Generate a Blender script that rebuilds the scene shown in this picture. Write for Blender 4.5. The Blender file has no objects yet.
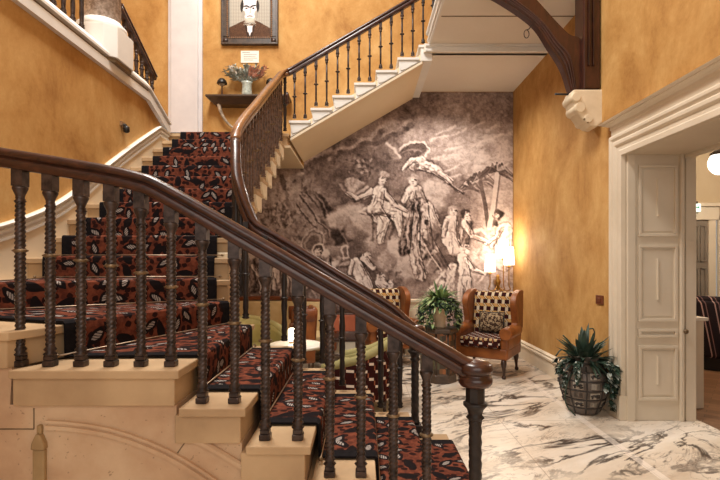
import bpy, bmesh, math, random
import numpy as np
from mathutils import Vector, Matrix
random.seed(7)
PI = math.pi
COL = bpy.context.scene.collection
H = 1.562                      # eye height above the marble floor

# ------------------------------------------------------------------ helpers
class MB:
    """collects shapes and links them as ONE mesh object"""
    def __init__(self):
        self.v = []; self.f = []; self.m = []; self.s = []; self.uv = None
    def add(self, verts, faces, mat=0, smooth=False):
        o = len(self.v)
        self.v += [tuple(p) for p in verts]
        for f in faces:
            self.f.append(tuple(i + o for i in f)); self.m.append(mat); self.s.append(smooth)
        return self
    def box(self, x0, x1, y0, y1, z0, z1, mat=0):
        v = [(x, y, z) for z in (z0, z1) for y in (y0, y1) for x in (x0, x1)]
        return self.add(v, [(0,2,3,1),(4,5,7,6),(0,1,5,4),(2,6,7,3),(0,4,6,2),(1,3,7,5)], mat)
    def prism(self, poly, a0, a1, axis='z', mat=0, smooth=False):
        n = len(poly)
        def P(p, a):
            if axis == 'z': return (p[0], p[1], a)
            if axis == 'y': return (p[0], a, p[1])
            return (a, p[0], p[1])
        v = [P(p, a0) for p in poly] + [P(p, a1) for p in poly]
        o = len(self.v)
        self.add(v, [tuple(range(n))[::-1], tuple(range(n, 2*n))], mat, False)
        for i in range(n):
            j = (i+1) % n
            self.f.append((o+i, o+j, o+n+j, o+n+i)); self.m.append(mat); self.s.append(smooth)
        return self
    def lathe(self, prof, c=(0,0,0), seg=20, mat=0, smooth=True, sx=1, sy=1, lobes=0, amp=0, twist=0, caps=True):
        rings = []
        v = []
        for k, (r, z) in enumerate(prof):
            for i in range(seg):
                a = 2*PI*i/seg
                rr = r*(1 + amp*math.cos(lobes*(a + twist*z))) if lobes else r
                v.append((c[0]+rr*math.cos(a)*sx, c[1]+rr*math.sin(a)*sy, c[2]+z))
        f = []
        for k in range(len(prof)-1):
            for i in range(seg):
                j = (i+1) % seg
                f.append((k*seg+i, k*seg+j, (k+1)*seg+j, (k+1)*seg+i))
        o = len(self.v)
        self.add(v, f, mat, smooth)
        if caps:
            self.f.append(tuple(o+i for i in range(seg))[::-1]); self.m.append(mat); self.s.append(False)
            e = o+(len(prof)-1)*seg
            self.f.append(tuple(e+i for i in range(seg))); self.m.append(mat); self.s.append(False)
        return self
    def frames(self, pts, up=None):
        P = [Vector(p) for p in pts]; out = []
        prev = None
        for i, p in enumerate(P):
            t = (P[min(i+1, len(P)-1)] - P[max(i-1, 0)]).normalized()
            if up is not None:
                s = t.cross(Vector(up))
                if s.length < 1e-5: s = prev or Vector((1,0,0))
                s.normalize(); u = s.cross(t)
            else:
                if prev is None:
                    a = Vector((0,0,1)) if abs(t.z) < .9 else Vector((1,0,0))
                    s = t.cross(a).normalized()
                else:
                    s = (prev - t*prev.dot(t))
                    s = s.normalized() if s.length > 1e-6 else t.orthogonal().normalized()
                u = s.cross(t)
            prev = s
            out.append((p, s, u))
        return out
    def tube(self, pts, r, seg=8, mat=0, smooth=True):
        fr = self.frames(pts); v = []; f = []
        n = len(fr)
        for k, (p, s, u) in enumerate(fr):
            rr = r[k] if isinstance(r, (list, tuple)) else r
            for i in range(seg):
                a = 2*PI*i/seg
                v.append(p + s*(rr*math.cos(a)) + u*(rr*math.sin(a)))
        for k in range(n-1):
            for i in range(seg):
                j = (i+1) % seg
                f.append((k*seg+i, k*seg+j, (k+1)*seg+j, (k+1)*seg+i))
        o = len(self.v)
        self.add(v, f, mat, smooth)
        self.f += [tuple(o+i for i in range(seg))[::-1], tuple(o+(n-1)*seg+i for i in range(seg))]
        self.m += [mat, mat]; self.s += [False, False]
        return self
    def sweep(self, prof, pts, up=(0,0,1), mat=0, smooth=False):
        fr = self.frames(pts, up); n = len(prof); v = []; f = []
        for (p, s, u) in fr:
            for (a, b) in prof: v.append(p + s*a + u*b)
        for k in range(len(fr)-1):
            for i in range(n):
                j = (i+1) % n
                f.append((k*n+i, k*n+j, (k+1)*n+j, (k+1)*n+i))
        o = len(self.v)
        self.add(v, f, mat, smooth)
        e = o + (len(fr)-1)*n
        self.f += [tuple(o+i for i in range(n))[::-1], tuple(e+i for i in range(n))]
        self.m += [mat, mat]; self.s += [False, False]
        return self
    def sphere(self, c, r, seg=12, rings=8, mat=0, sz=1.0):
        prof = [(max(1e-4, r*math.sin(PI*k/rings)), -r*sz*math.cos(PI*k/rings)) for k in range(rings+1)]
        return self.lathe(prof, c, seg, mat, True)
    def grid(self, fn, nu, nv, mat=0, smooth=True, closeu=False):
        v = [fn(i/(nu if closeu else nu-1), j/(nv-1)) for j in range(nv) for i in range(nu)]
        f = []
        for j in range(nv-1):
            for i in range(nu if closeu else nu-1):
                k = (i+1) % nu
                f.append((j*nu+i, j*nu+k, (j+1)*nu+k, (j+1)*nu+i))
        return self.add(v, f, mat, smooth)
    def leaf(self, p, d, L, w, bend=.4, up=(0,0,1), mat=0, n=6, fold=.25):
        d = Vector(d).normalized(); u = Vector(up)
        s = d.cross(u)
        if s.length < 1e-3: s = d.orthogonal()
        s.normalize(); u = s.cross(d).normalized()
        p = Vector(p); v = []; f = []
        for k in range(n+1):
            t = k/n
            c = p + d*(L*t) - Vector((0,0,1))*(bend*L*t*t)
            ww = w*math.sin(PI*min(.999, (.12+.88*t)))**.8 if t < 1 else 0.0006
            v += [c - s*ww + u*ww*fold, c, c + s*ww + u*ww*fold]
        for k in range(n):
            a = 3*k; f += [(a, a+1, a+4, a+3), (a+1, a+2, a+5, a+4)]
        return self.add(v, f, mat, True)
    def build(self, name, mats, parent=None, bevel=0, world=False, kind=None, seg=2, recalc=True, sub=0):
        me = bpy.data.meshes.new(name)
        V = self.v
        if world and parent is not None:
            l = parent.location
            q = parent
            while q.parent is not None:
                q = q.parent; l = l + q.location
            V = [(a-l[0], b-l[1], c-l[2]) for a, b, c in V]
        me.from_pydata(V, [], self.f)
        if not isinstance(mats, (list, tuple)): mats = [mats]
        for m in mats: me.materials.append(m)
        me.polygons.foreach_set('material_index', self.m)
        me.polygons.foreach_set('use_smooth', self.s)
        if self.uv == 'box':
            me.update(); l = me.uv_layers.new(name='UVMap'); flat = []
            for p in me.polygons:
                a = [abs(q) for q in p.normal]; k = a.index(max(a))
                for vi in p.vertices:
                    q = me.vertices[vi].co
                    flat += [(q.y, q.z), (q.x, q.z), (q.x, q.y)][k]
            l.data.foreach_set('uv', flat)
        elif self.uv:
            l = me.uv_layers.new(name='UVMap')
            flat = []
            for p in me.polygons:
                for vi in p.vertices: flat += self.uv[vi]
            l.data.foreach_set('uv', flat)
        if recalc:
            bm = bmesh.new(); bm.from_mesh(me)
            bmesh.ops.recalc_face_normals(bm, faces=bm.faces)
            bm.to_mesh(me); bm.free()
        me.update()
        o = bpy.data.objects.new(name, me); COL.objects.link(o)
        if parent is not None: o.parent = parent
        if bevel:
            b = o.modifiers.new('Bevel', 'BEVEL'); b.width = bevel; b.segments = seg
            b.limit_method = 'ANGLE'; b.angle_limit = math.radians(35)
        if sub:
            b = o.modifiers.new('Subdivision', 'SUBSURF'); b.levels = sub; b.render_levels = sub
        if kind: o['kind'] = kind
        return o

def thing(name, label, cat, loc=(0,0,0), rz=0, group=None):
    o = bpy.data.objects.new(name, None); COL.objects.link(o)
    o.empty_display_size = .1
    o.location = loc; o.rotation_euler = (0, 0, math.radians(rz))
    o['label'] = label; o['category'] = cat
    if group: o['group'] = group
    return o
def tag(o, label, cat, group=None, kind=None):
    o['label'] = label; o['category'] = cat
    if group: o['group'] = group
    if kind: o['kind'] = kind
    return o
def struct(name, mb, mats, bevel=0, label=None, **k):
    o = mb.build(name, mats, None, bevel, kind='structure', **k)
    if label: o['label'] = label
    return o
def copy_thing(root, label=None):
    r = root.copy(); COL.objects.link(r)
    for ch in list(root.children):
        c = ch.copy(); COL.objects.link(c); c.parent = r
        for g in list(ch.children):
            d = g.copy(); COL.objects.link(d); d.parent = c
    if label: r['label'] = label
    return r
def spline(P, n=8):
    """Catmull-Rom through P"""
    P = [Vector(p) for p in P]
    Q = [P[0]*2-P[1]] + P + [P[-1]*2-P[-2]]
    out = []
    for i in range(1, len(Q)-2):
        a, b, c, d = Q[i-1:i+3]
        for k in range(n):
            t = k/n
            out.append(.5*((2*b)+(c-a)*t+(2*a-5*b+4*c-d)*t*t+(3*b-a-3*c+d)*t**3))
    out.append(P[-1])
    return out

# ---------------------------------------------------------------- materials
def lin(r, g, b):
    def f(c):
        c /= 255
        return c/12.92 if c <= .04045 else ((c+.055)/1.055)**2.4
    return (f(r), f(g), f(b), 1)
class NT:
    def __init__(self, name):
        self.m = bpy.data.materials.new(name); self.m.use_nodes = True
        self.t = self.m.node_tree; self.b = self.t.nodes['Principled BSDF']
    def n(self, typ, **k):
        x = self.t.nodes.new(typ)
        for a, b in k.items():
            if a.startswith('in_'): x.inputs[a[3:].replace('_', ' ')].default_value = b
            else: setattr(x, a, b)
        return x
    def l(self, a, b): self.t.links.new(a, b)
    def coord(self, kind='Object', scale=(1,1,1), rot=(0,0,0)):
        c = self.n('ShaderNodeTexCoord'); mp = self.n('ShaderNodeMapping')
        mp.inputs['Scale'].default_value = scale; mp.inputs['Rotation'].default_value = rot
        self.l(c.outputs[kind], mp.inputs['Vector'])
        return mp.outputs['Vector']
    def noise(self, vec, scale=5, detail=4, rough=.55, dist=0):
        x = self.n('ShaderNodeTexNoise')
        x.inputs['Scale'].default_value = scale; x.inputs['Detail'].default_value = detail
        x.inputs['Roughness'].default_value = rough; x.inputs['Distortion'].default_value = dist
        if vec is not None: self.l(vec, x.inputs['Vector'])
        return x
    def ramp(self, fac, stops, interp='LINEAR'):
        r = self.n('ShaderNodeValToRGB'); r.color_ramp.interpolation = interp
        e = r.color_ramp.elements
        while len(e) < len(stops): e.new(.5)
        for x, (p, c) in zip(e, stops): x.position = p; x.color = c
        self.l(fac, r.inputs['Fac']); return r.outputs['Color']
    def math(self, op, a, b=None, c=None):
        x = self.n('ShaderNodeMath', operation=op)
        for i, q in enumerate((a, b, c)):
            if q is None: continue
            if isinstance(q, (int, float)): x.inputs[i].default_value = q
            else: self.l(q, x.inputs[i])
        return x.outputs[0]
    def mix(self, fac, a, b, blend='MIX'):
        x = self.n('ShaderNodeMix', data_type='RGBA', blend_type=blend)
        if isinstance(fac, (int, float)): x.inputs['Factor'].default_value = fac
        else: self.l(fac, x.inputs['Factor'])
        for key, q in (('A', a), ('B', b)):
            s = [i for i in x.inputs if i.name == key and i.type == 'RGBA'][0]
            if isinstance(q, tuple): s.default_value = q
            else: self.l(q, s)
        return [o for o in x.outputs if o.type == 'RGBA'][0]
    def bump(self, h, strength=.2, dist=.01):
        x = self.n('ShaderNodeBump'); x.inputs['Strength'].default_value = strength
        x.inputs['Distance'].default_value = dist
        self.l(h, x.inputs['Height']); self.l(x.outputs[0], self.b.inputs['Normal'])
    def color(self, c):
        if isinstance(c, tuple): self.b.inputs['Base Color'].default_value = c
        else: self.l(c, self.b.inputs['Base Color'])
        return self
    def rough(self, r, spec=.5, metal=0, coat=0):
        self.b.inputs['Roughness'].default_value = r
        self.b.inputs['Specular IOR Level'].default_value = spec
        self.b.inputs['Metallic'].default_value = metal
        self.b.inputs['Coat Weight'].default_value = coat
        return self
M = {}
def mottled(key, c1, c2, scale=6, rough=.6, metal=0, bump=0, stretch=(1,1,1), spec=.5, coat=0, detail=5, kind='Object', lo=.32, hi=.68):
    t = NT(key); v = t.coord(kind, stretch); nz = t.noise(v, scale, detail)
    t.color(t.ramp(nz.outputs['Fac'], [(lo, c1), (hi, c2)])); t.rough(rough, spec, metal, coat)
    if bump: t.bump(nz.outputs['Fac'], bump, .01)
    M[key] = t.m; return t

# amber colour-washed plaster: big soft clouds, finer vertical brushing, a little grain
t = NT('amber_plaster'); v = t.coord('Object', (1,1,.8))
a = t.noise(v, 1.6, 9, .70, .3); b = t.noise(t.coord('Object', (5,5,2.0)), 1.5, 6, .65, .4); g = t.noise(t.coord('Object'), 40, 3)
f = t.math('ADD', t.math('MULTIPLY', a.outputs['Fac'], .74), t.math('ADD', t.math('MULTIPLY', b.outputs['Fac'], .14), t.math('MULTIPLY', g.outputs['Fac'], .08)))
t.color(t.ramp(f, [(.30, lin(150,102,50)), (.45, lin(184,138,78)), (.56, lin(200,157,97)), (.70, lin(216,182,126))])); t.rough(.72, .25)
t.bump(g.outputs['Fac'], .05, .004); M['amber'] = t.m
mottled('stone', lin(172,142,108), lin(202,172,134), 2.6, .62, bump=.06, spec=.3, detail=8)
# bare stone of the near stair wall: mottled, pitted and a little stained
t = NT('spandrel_stone'); v = t.coord(); a = t.noise(v, 2.2, 8, .62); p = t.noise(v, 38, 2)
c = t.ramp(a.outputs['Fac'], [(.30, lin(172,138,108)), (.5, lin(194,160,128)), (.7, lin(210,182,150))])
pit = t.ramp(p.outputs['Fac'], [(.27, (1,1,1,1)), (.31, (0,0,0,1))])
t.color(t.mix(t.math('MULTIPLY', pit, .5), c, lin(110,84,64))); t.rough(.7, .25); t.bump(a.outputs['Fac'], .12, .01); M['spandrel'] = t.m
mottled('yellow_stone', lin(205,168,108), lin(224,190,130), 5, .6, spec=.3)
mottled('white_paint', lin(222,219,213), lin(231,228,222), 3, .5, spec=.3)
mottled('cream_paint', lin(222,206,180), lin(232,218,194), 2, .55, spec=.3)
mottled('soffit_paint', lin(222,202,170), lin(228,210,180), 1.2, .65, spec=.2)
mottled('gallery_paint', lin(222,212,198), lin(228,219,206), 1.2, .65, spec=.2)
mottled('pilaster_paint', lin(206,200,200), lin(218,212,211), 4, .6, spec=.2)
mottled('casing_paint', lin(210,195,172), lin(221,207,186), 2, .5, spec=.35)
mottled('hall_wall', lin(186,166,136), lin(194,175,146), 2, .7, spec=.2)
mottled('recess_shade_stone', lin(146,118,80), lin(172,144,102), 5, .7)  # darker stone paints in the shade of a recess left flat
mottled('groove_and_shade', lin(110,92,66), lin(128,108,80), 8, .7)  # brown of joints, also painted in as shade along mouldings
mottled('iron', lin(46,38,36), lin(88,74,69), 26, .36, metal=.55, bump=.05)
mottled('iron_pale', lin(72,58,52), lin(126,104,94), 30, .38, metal=.4)  # paler iron tone for the balusters of the middle flight
mottled('iron_dark', lin(36,31,30), lin(54,46,43), 22, .45, metal=.3)
mottled('worn_bronze', lin(96,78,58), lin(140,116,86), 30, .38, metal=.5)
mottled('brass', lin(160,136,112), lin(190,166,142), 20, .4, metal=.8)
mottled('chrome', lin(190,190,190), lin(215,215,215), 20, .2, metal=.9)
mottled('gilt', lin(150,108,50), lin(190,146,74), 24, .35, metal=.7)
def wood(key, c1, c2, stretch, rough=.28, coat=.25):
    t = NT(key); v = t.coord('Object', stretch); nz = t.noise(v, 5, 7, .65, .6)
    t.color(t.ramp(nz.outputs['Fac'], [(.3, c1), (.7, c2)])); t.rough(rough, .5, 0, coat)
    t.bump(nz.outputs['Fac'], .05, .004); M[key] = t.m
wood('rail_wood', lin(38,20,15), lin(82,47,34), (2.5,6,6), .30, .12)
wood('rail_wood_light', lin(84,52,30), lin(146,98,60), (5,1.5,5))
wood('truss_wood', lin(40,18,11), lin(76,38,24), (4,4,1.2), .3)
wood('shelf_wood', lin(52,38,28), lin(84,64,48), (1,6,6), .4)
wood('chair_leg_wood', lin(34,18,12), lin(66,36,22), (8,8,2), .3)
mottled('leather', lin(106,56,22), lin(158,92,40), 4, .42, bump=.12, coat=.1)
mottled('leather_dark', lin(94,48,24), lin(136,74,38), 4, .42, bump=.1)
mottled('terracotta_leather', lin(140,70,46), lin(172,92,62), 5, .45)
mottled('green_velvet', lin(134,126,82), lin(172,164,114), 3, .75, spec=.2)
mottled('pale_velvet', lin(172,164,110), lin(208,200,146), 3, .75, spec=.2)
mottled('cream_fabric', lin(206,176,124), lin(224,198,150), 5, .8, spec=.1)
mottled('urn_clay', lin(78,68,62), lin(118,106,96), 10, .5, bump=.2)
mottled('urn_band', lin(40,34,31), lin(58,50,46), 14, .5)
mottled('urn_motif', lin(150,140,128), lin(186,176,162), 14, .5)
mottled('pot_clay', lin(206,176,140), lin(228,202,170), 6, .6)
mottled('leaf_dark', lin(26,40,32), lin(58,80,64), 9, .5)
mottled('leaf_mid', lin(52,78,46), lin(104,134,80), 9, .5)
mottled('leaf_pale', lin(120,150,90), lin(178,198,140), 9, .5)
mottled('leaf_grey', lin(136,144,136), lin(194,200,190), 9, .6)
mottled('petal_rust', lin(184,130,112), lin(228,184,166), 12, .7)
mottled('petal_white', lin(214,206,196), lin(234,226,216), 12, .7)
mottled('vase_glass', lin(142,150,142), lin(196,202,190), 22, .25)
mottled('tusk', lin(120,104,88), lin(214,200,178), 14, .35)
mottled('black_paint', lin(26,24,23), lin(36,33,31), 12, .4)
mottled('brown_plastic', lin(96,48,26), lin(112,58,32), 12, .4)
mottled('paper', lin(232,228,214), lin(240,236,224), 6, .8)
mottled('ink', lin(150,150,148), lin(176,176,172), 6, .8)
mottled('column_granite', lin(140,118,104), lin(208,190,176), 34, .3, detail=3)
mottled('corbel_stone', lin(214,196,166), lin(230,214,186), 6, .65)
mottled('hall_door', lin(120,108,96), lin(140,128,114), 3, .5)
mottled('table_white', lin(226,218,206), lin(238,232,222), 4, .25)
mottled('sign_green', lin(70,160,130), lin(90,180,150), 4, .5)
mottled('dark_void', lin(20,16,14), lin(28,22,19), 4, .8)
mottled('frame_wood', lin(44,34,28), lin(80,62,48), 16, .4)
mottled('frame_bead', lin(120,84,56), lin(160,120,84), 60, .4)
def glow(key, c, s, base=None):
    t = NT(key); t.color(base or c); t.b.inputs['Emission Color'].default_value = c
    t.b.inputs['Emission Strength'].default_value = s; M[key] = t.m
glow('shade_lit', (1, .90, .76, 1), 4.0, (.9,.85,.78,1))
glow('lamp_lit', (1, .88, .68, 1), 5.0, (.9,.85,.78,1))
glow('globe_lit', (1, .95, .86, 1), 1.8, (.9,.9,.88,1))
glow('sign_lit', (.72, .95, .86, 1), .9, (.8,.9,.86,1))

# marble floor: warm white slabs, dark drifting veins, big square joints
t = NT('marble'); v = t.coord('Object', (1,1,1), (0,0,math.radians(-32)))
st = t.n('ShaderNodeMapping'); st.inputs['Scale'].default_value = (.55, 1.55, 1); t.l(v, st.inputs['Vector'])
wn = t.noise(st.outputs[0], 1.7, 6, .6, .7)
r1 = t.math('ABSOLUTE', t.math('SUBTRACT', wn.outputs['Fac'], .5))
vein1 = t.ramp(r1, [(0, (1,1,1,1)), (.012, (.85,.85,.85,1)), (.036, (0,0,0,1))])
wn2 = t.noise(st.outputs[0], 3.6, 7, .65, 1.0)
r2 = t.math('ABSOLUTE', t.math('SUBTRACT', wn2.outputs['Fac'], .48))
vein2 = t.ramp(r2, [(0, (.9,.9,.9,1)), (.008, (.5,.5,.5,1)), (.02, (0,0,0,1))])
msk = t.ramp(t.noise(v, .9, 3).outputs['Fac'], [(.36, (0,0,0,1)), (.54, (1,1,1,1))])
msk2 = t.ramp(t.noise(v, 1.6, 3).outputs['Fac'], [(.42, (0,0,0,1)), (.6, (1,1,1,1))])
base = t.ramp(t.noise(st.outputs[0], 1.3, 6, .6, .4).outputs['Fac'], [(.3, lin(188,168,146)), (.5, lin(216,202,184)), (.72, lin(236,228,217))])
c = t.mix(t.math('MULTIPLY', vein1, msk), base, lin(48,36,30))
c = t.mix(t.math('MULTIPLY', t.math('MULTIPLY', vein2, msk2), .85), c, lin(84,62,48))
sep = t.n('ShaderNodeSeparateXYZ'); cc = t.n('ShaderNodeTexCoord'); t.l(cc.outputs['Object'], sep.inputs[0])
def joint(sock, period, off):
    q = t.math('PINGPONG', t.math('ADD', sock, off), period/2)
    return t.math('LESS_THAN', q, .0035)
jj = t.math('MAXIMUM', joint(sep.outputs['X'], .80, .25), joint(sep.outputs['Y'], 1.6, .1))
c = t.mix(t.math('MULTIPLY', jj, .55), c, lin(130,104,80))
strip = t.math('LESS_THAN', t.math('ABSOLUTE', t.math('SUBTRACT', sep.outputs['X'], 2.17)), .035)
c = t.mix(t.math('MULTIPLY', strip, .45), c, lin(240,228,216))
t.color(c); t.rough(.30, .35); M['marble'] = t.m
# herringbone boards of the hall
t = NT('hall_boards'); br = t.n('ShaderNodeTexBrick'); t.l(t.coord('Object', (1,1,1), (0,0,math.radians(40))), br.inputs['Vector'])
br.inputs['Color1'].default_value = lin(112,80,56); br.inputs['Color2'].default_value = lin(140,104,76); br.inputs['Mortar'].default_value = lin(70,48,34)
br.inputs['Scale'].default_value = 3; br.inputs['Mortar Size'].default_value = .008; br.inputs['Brick Width'].default_value = 1.4; br.inputs['Row Height'].default_value = .3
t.color(br.outputs['Color']); t.rough(.35); M['hall_boards'] = t.m

# runner: rust field with black leaf shapes, some with pale centres (UV in metres)
def runner(key):
    t = NT(key); uvn = t.n('ShaderNodeTexCoord')
    sep = t.n('ShaderNodeSeparateXYZ'); wob = t.noise(uvn.outputs['UV'], 9, 2)
    wv = t.mix(.03, uvn.outputs['UV'], wob.outputs['Color'], 'ADD')
    def leaves(scale, rx, ry, seedoff, soft=.02):
        mp = t.n('ShaderNodeMapping'); mp.inputs['Location'].default_value = (seedoff, seedoff*1.7, 0); t.l(wv, mp.inputs['Vector'])
        vo = t.n('ShaderNodeTexVoronoi', voronoi_dimensions='2D'); vo.inputs['Scale'].default_value = scale; vo.inputs['Randomness'].default_value = .75
        t.l(mp.outputs[0], vo.inputs['Vector'])
        d = t.n('ShaderNodeVectorMath', operation='SUBTRACT'); t.l(mp.outputs[0], d.inputs[0])
        t.l(vo.outputs['Position'], d.inputs[1])
        sc = t.n('ShaderNodeSeparateColor'); t.l(vo.outputs['Color'], sc.inputs[0])
        rot = t.n('ShaderNodeVectorRotate', rotation_type='Z_AXIS'); t.l(d.outputs[0], rot.inputs['Vector'])
        t.l(t.math('MULTIPLY', sc.outputs[0], 3.14), rot.inputs['Angle'])
        s = t.n('ShaderNodeSeparateXYZ'); t.l(rot.outputs[0], s.inputs[0])
        # leaf outline: width tapers towards both tips
        ax = t.math('ABSOLUTE', t.math('DIVIDE', s.outputs[0], rx)); ay = t.math('ABSOLUTE', t.math('DIVIDE', s.outputs[1], ry))
        e = t.math('ADD', t.math('POWER', ax, 1.5), t.math('POWER', ay, 1.3))
        return e, sc, s
    e, sc, s = leaves(8.0, .078, .034, 0)
    black = t.math('LESS_THAN', e, 1.0)
    e2, sc2, _ = leaves(15, .024, .020, 3.3)
    black2 = t.math('LESS_THAN', e2, 1.0)
    pale = t.math('MULTIPLY', t.math('LESS_THAN', e, .40), t.math('GREATER_THAN', sc.outputs[1], .38))
    vein = t.math('LESS_THAN', t.math('PINGPONG', t.math('ADD', s.outputs[0], s.outputs[1]), .010), .0032)
    pale = t.math('MULTIPLY', pale, t.math('SUBTRACT', 1, vein))
    fl = t.noise(wv, 26, 3)
    field = t.ramp(fl.outputs['Fac'], [(.35, lin(84,44,34)), (.65, lin(120,66,48))])
    c = t.mix(black2, field, lin(44,24,21)); c = t.mix(black, c, lin(28,22,23)); c = t.mix(pale, c, lin(160,150,144))
    t.color(c); t.rough(.95, .08)
    g = t.noise(uvn.outputs['UV'], 300, 1); t.bump(g.outputs['Fac'], .3, .003)
    M[key] = t.m
runner('runner_pattern')
mottled('runner_edge', lin(22,20,22), lin(32,29,31), 40, .95, spec=.08)

# woven upholstery: rows of maroon and cream squares between tan zigzag rows
t = NT('block_weave'); uv = t.n('ShaderNodeTexCoord'); s = t.n('ShaderNodeSeparateXYZ'); t.l(uv.outputs['UV'], s.inputs[0])
P_ = .105
row = t.math('FRACT', t.math('DIVIDE', s.outputs[1], P_)); rowi = t.math('FLOOR', t.math('DIVIDE', s.outputs[1], P_))
u = t.math('ADD', t.math('DIVIDE', s.outputs[0], P_), t.math('MULTIPLY', rowi, .5))
fu = t.math('FRACT', u)
dark = t.math('LESS_THAN', fu, .62)
sq = t.mix(dark, lin(206,188,160), lin(54,22,22))
zig = t.math('PINGPONG', t.math('ADD', t.math('DIVIDE', s.outputs[0], P_), t.math('MULTIPLY', row, .9)), .5)
zz = t.ramp(zig, [(.16, lin(196,150,92)), (.30, lin(128,96,54)), (.42, lin(210,190,160))], 'CONSTANT')
t.color(t.mix(t.math('LESS_THAN', row, .56), zz, sq)); t.rough(.85, .1); M['block_weave'] = t.m
# maroon weave with small white chips
t = NT('chip_weave'); uv = t.n('ShaderNodeTexCoord'); s = t.n('ShaderNodeSeparateXYZ'); t.l(uv.outputs['UV'], s.inputs[0])
row = t.math('FRACT', t.math('DIVIDE', s.outputs[1], .075)); rowi = t.math('FLOOR', t.math('DIVIDE', s.outputs[1], .075))
fu = t.math('FRACT', t.math('ADD', t.math('DIVIDE', s.outputs[0], .13), t.math('MULTIPLY', rowi, .5)))
chip = t.math('MULTIPLY', t.math('LESS_THAN', row, .36), t.math('LESS_THAN', fu, .36))
bar = t.math('MULTIPLY', t.math('GREATER_THAN', row, .36), t.math('LESS_THAN', t.math('ABSOLUTE', t.math('SUBTRACT', fu, .43)), .05))
c = t.mix(chip, lin(56,24,22), lin(226,212,196)); c = t.mix(bar, c, lin(150,92,66)); t.color(c); t.rough(.85, .1); M['chip_weave'] = t.m
# striped banquette
t = NT('stripe_fabric'); s = t.n('ShaderNodeSeparateXYZ'); cc = t.n('ShaderNodeTexCoord'); t.l(cc.outputs['Object'], s.inputs[0])
fu = t.math('FRACT', t.math('DIVIDE', t.math('ADD', s.outputs[0], t.math('MULTIPLY', s.outputs[2], .12)), .11))
t.color(t.ramp(fu, [(0, lin(38,30,33)), (.40, lin(168,138,132)), (.50, lin(38,30,33)), (.72, lin(120,92,90)), (.80, lin(38,30,33))], 'CONSTANT')); t.rough(.8, .1); M['stripe'] = t.m
# brocade cushion
t = NT('brocade'); v = t.coord('Object'); vo = t.n('ShaderNodeTexVoronoi'); vo.inputs['Scale'].default_value = 26; t.l(v, vo.inputs['Vector'])
nz = t.noise(v, 24, 4, .6, 1.5); f = t.math('ADD', t.math('MULTIPLY', vo.outputs['Distance'], .5), nz.outputs['Fac'])
t.color(t.ramp(f, [(.40, lin(40,30,24)), (.55, lin(110,88,64)), (.68, lin(188,164,130)), (.80, lin(66,48,38))])); t.rough(.85, .1); M['brocade'] = t.m
# side table inlay: squares of bronze, green and rust
t = NT('inlay'); vo = t.n('ShaderNodeTexVoronoi', distance='CHEBYCHEV'); vo.inputs['Scale'].default_value = 14; vo.inputs['Randomness'].default_value = .25
t.l(t.coord('Object'), vo.inputs['Vector'])
sc = t.n('ShaderNodeSeparateColor'); t.l(vo.outputs['Color'], sc.inputs[0])
t.color(t.ramp(sc.outputs[0], [(0, lin(64,50,36)), (.35, lin(84,80,58)), (.6, lin(120,78,44)), (.85, lin(150,92,52))], 'CONSTANT')); t.rough(.4); M['inlay'] = t.m
# vertex-painted pictures
def painted(key, rough=.85):
    t = NT(key); a = t.n('ShaderNodeVertexColor'); a.layer_name = 'Paint'; t.color(a.outputs['Color']); t.rough(rough, .15); M[key] = t.m
painted('mural_print'); painted('portrait_paint', .6)
# ------------------------------------------------------------- the setting
XL, XR, YB = -2.69, 2.59, 8.22          # left stair wall, right wall, back wall
RISE, GO = .176, .294
YF3 = 6.70                              # front string of the upper flight
ZL = 19*RISE                            # half landing
ZG = 26*RISE                            # upper landing
struct('floor', MB().box(-5.2, 3.3, -2.5, YB, -.12, 0), M['marble'])
struct('floor_hall', MB().box(3.3, 8.2, -2.5, 8.2, -.12, -.002), M['hall_boards'])
struct('wall_back', MB().box(-5.2, 3.2, YB, YB+.25, 0, 8.8), M['amber'])
m = MB()
m.box(XR, 3.2, 4.73, YB, 0, 8.8); m.box(XR, 3.2, 2.3, 4.73, 2.62, 8.8); m.box(XR, 3.2, -2.5, 2.3, 0, 8.8)
struct('wall_right', m, M['amber'])
m = MB().box(XL-.22, XL, -1.0, 6.62, 0, 3.60)
struct('wall_left', m, M['amber'])
struct('wall_far_left', MB().box(-5.4, -5.2, -2.5, YB+.25, 0, 8.8), M['amber'])
# ceiling with a roof light over the stairwell
m = MB()
for b in ((-5.4,-2.2,-2.5,8.47),(1.6,3.2,-2.5,8.47),(-2.2,1.6,-2.5,1.2),(-2.2,1.6,5.2,8.47)): m.box(*b, 8.8, 8.95)
struct('ceiling', m, M['cream_paint'])

# skirting of the right and back walls: plain board, cove and bead
SK = [(0,0),(.03,0),(.03,.19),(.045,.20),(.045,.225),(.028,.235),(.028,.25),(.036,.262),(.02,.275),(.008,.285),(0,.285)]
m = MB(); m.prism([(XR-a, b) for a, b in SK], 5.02, YB, 'y'); struct('baseboard_right', m, M['cream_paint'])
m = MB(); m.prism([(YB-a, b) for a, b in SK], XL, XR-.03, 'x'); struct('baseboard_back', m, M['cream_paint'])

# white pilaster on the back wall over the half landing
m = MB(); m.box(-3.24, -2.78, YB-.10, YB, 3.3, 8.6); m.box(-3.30, -2.72, YB-.06, YB, 3.3, 8.6)
struct('trim_1', m, M['pilaster_paint'], .01, label='tall white pilaster on the amber back wall left of the portrait')

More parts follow.
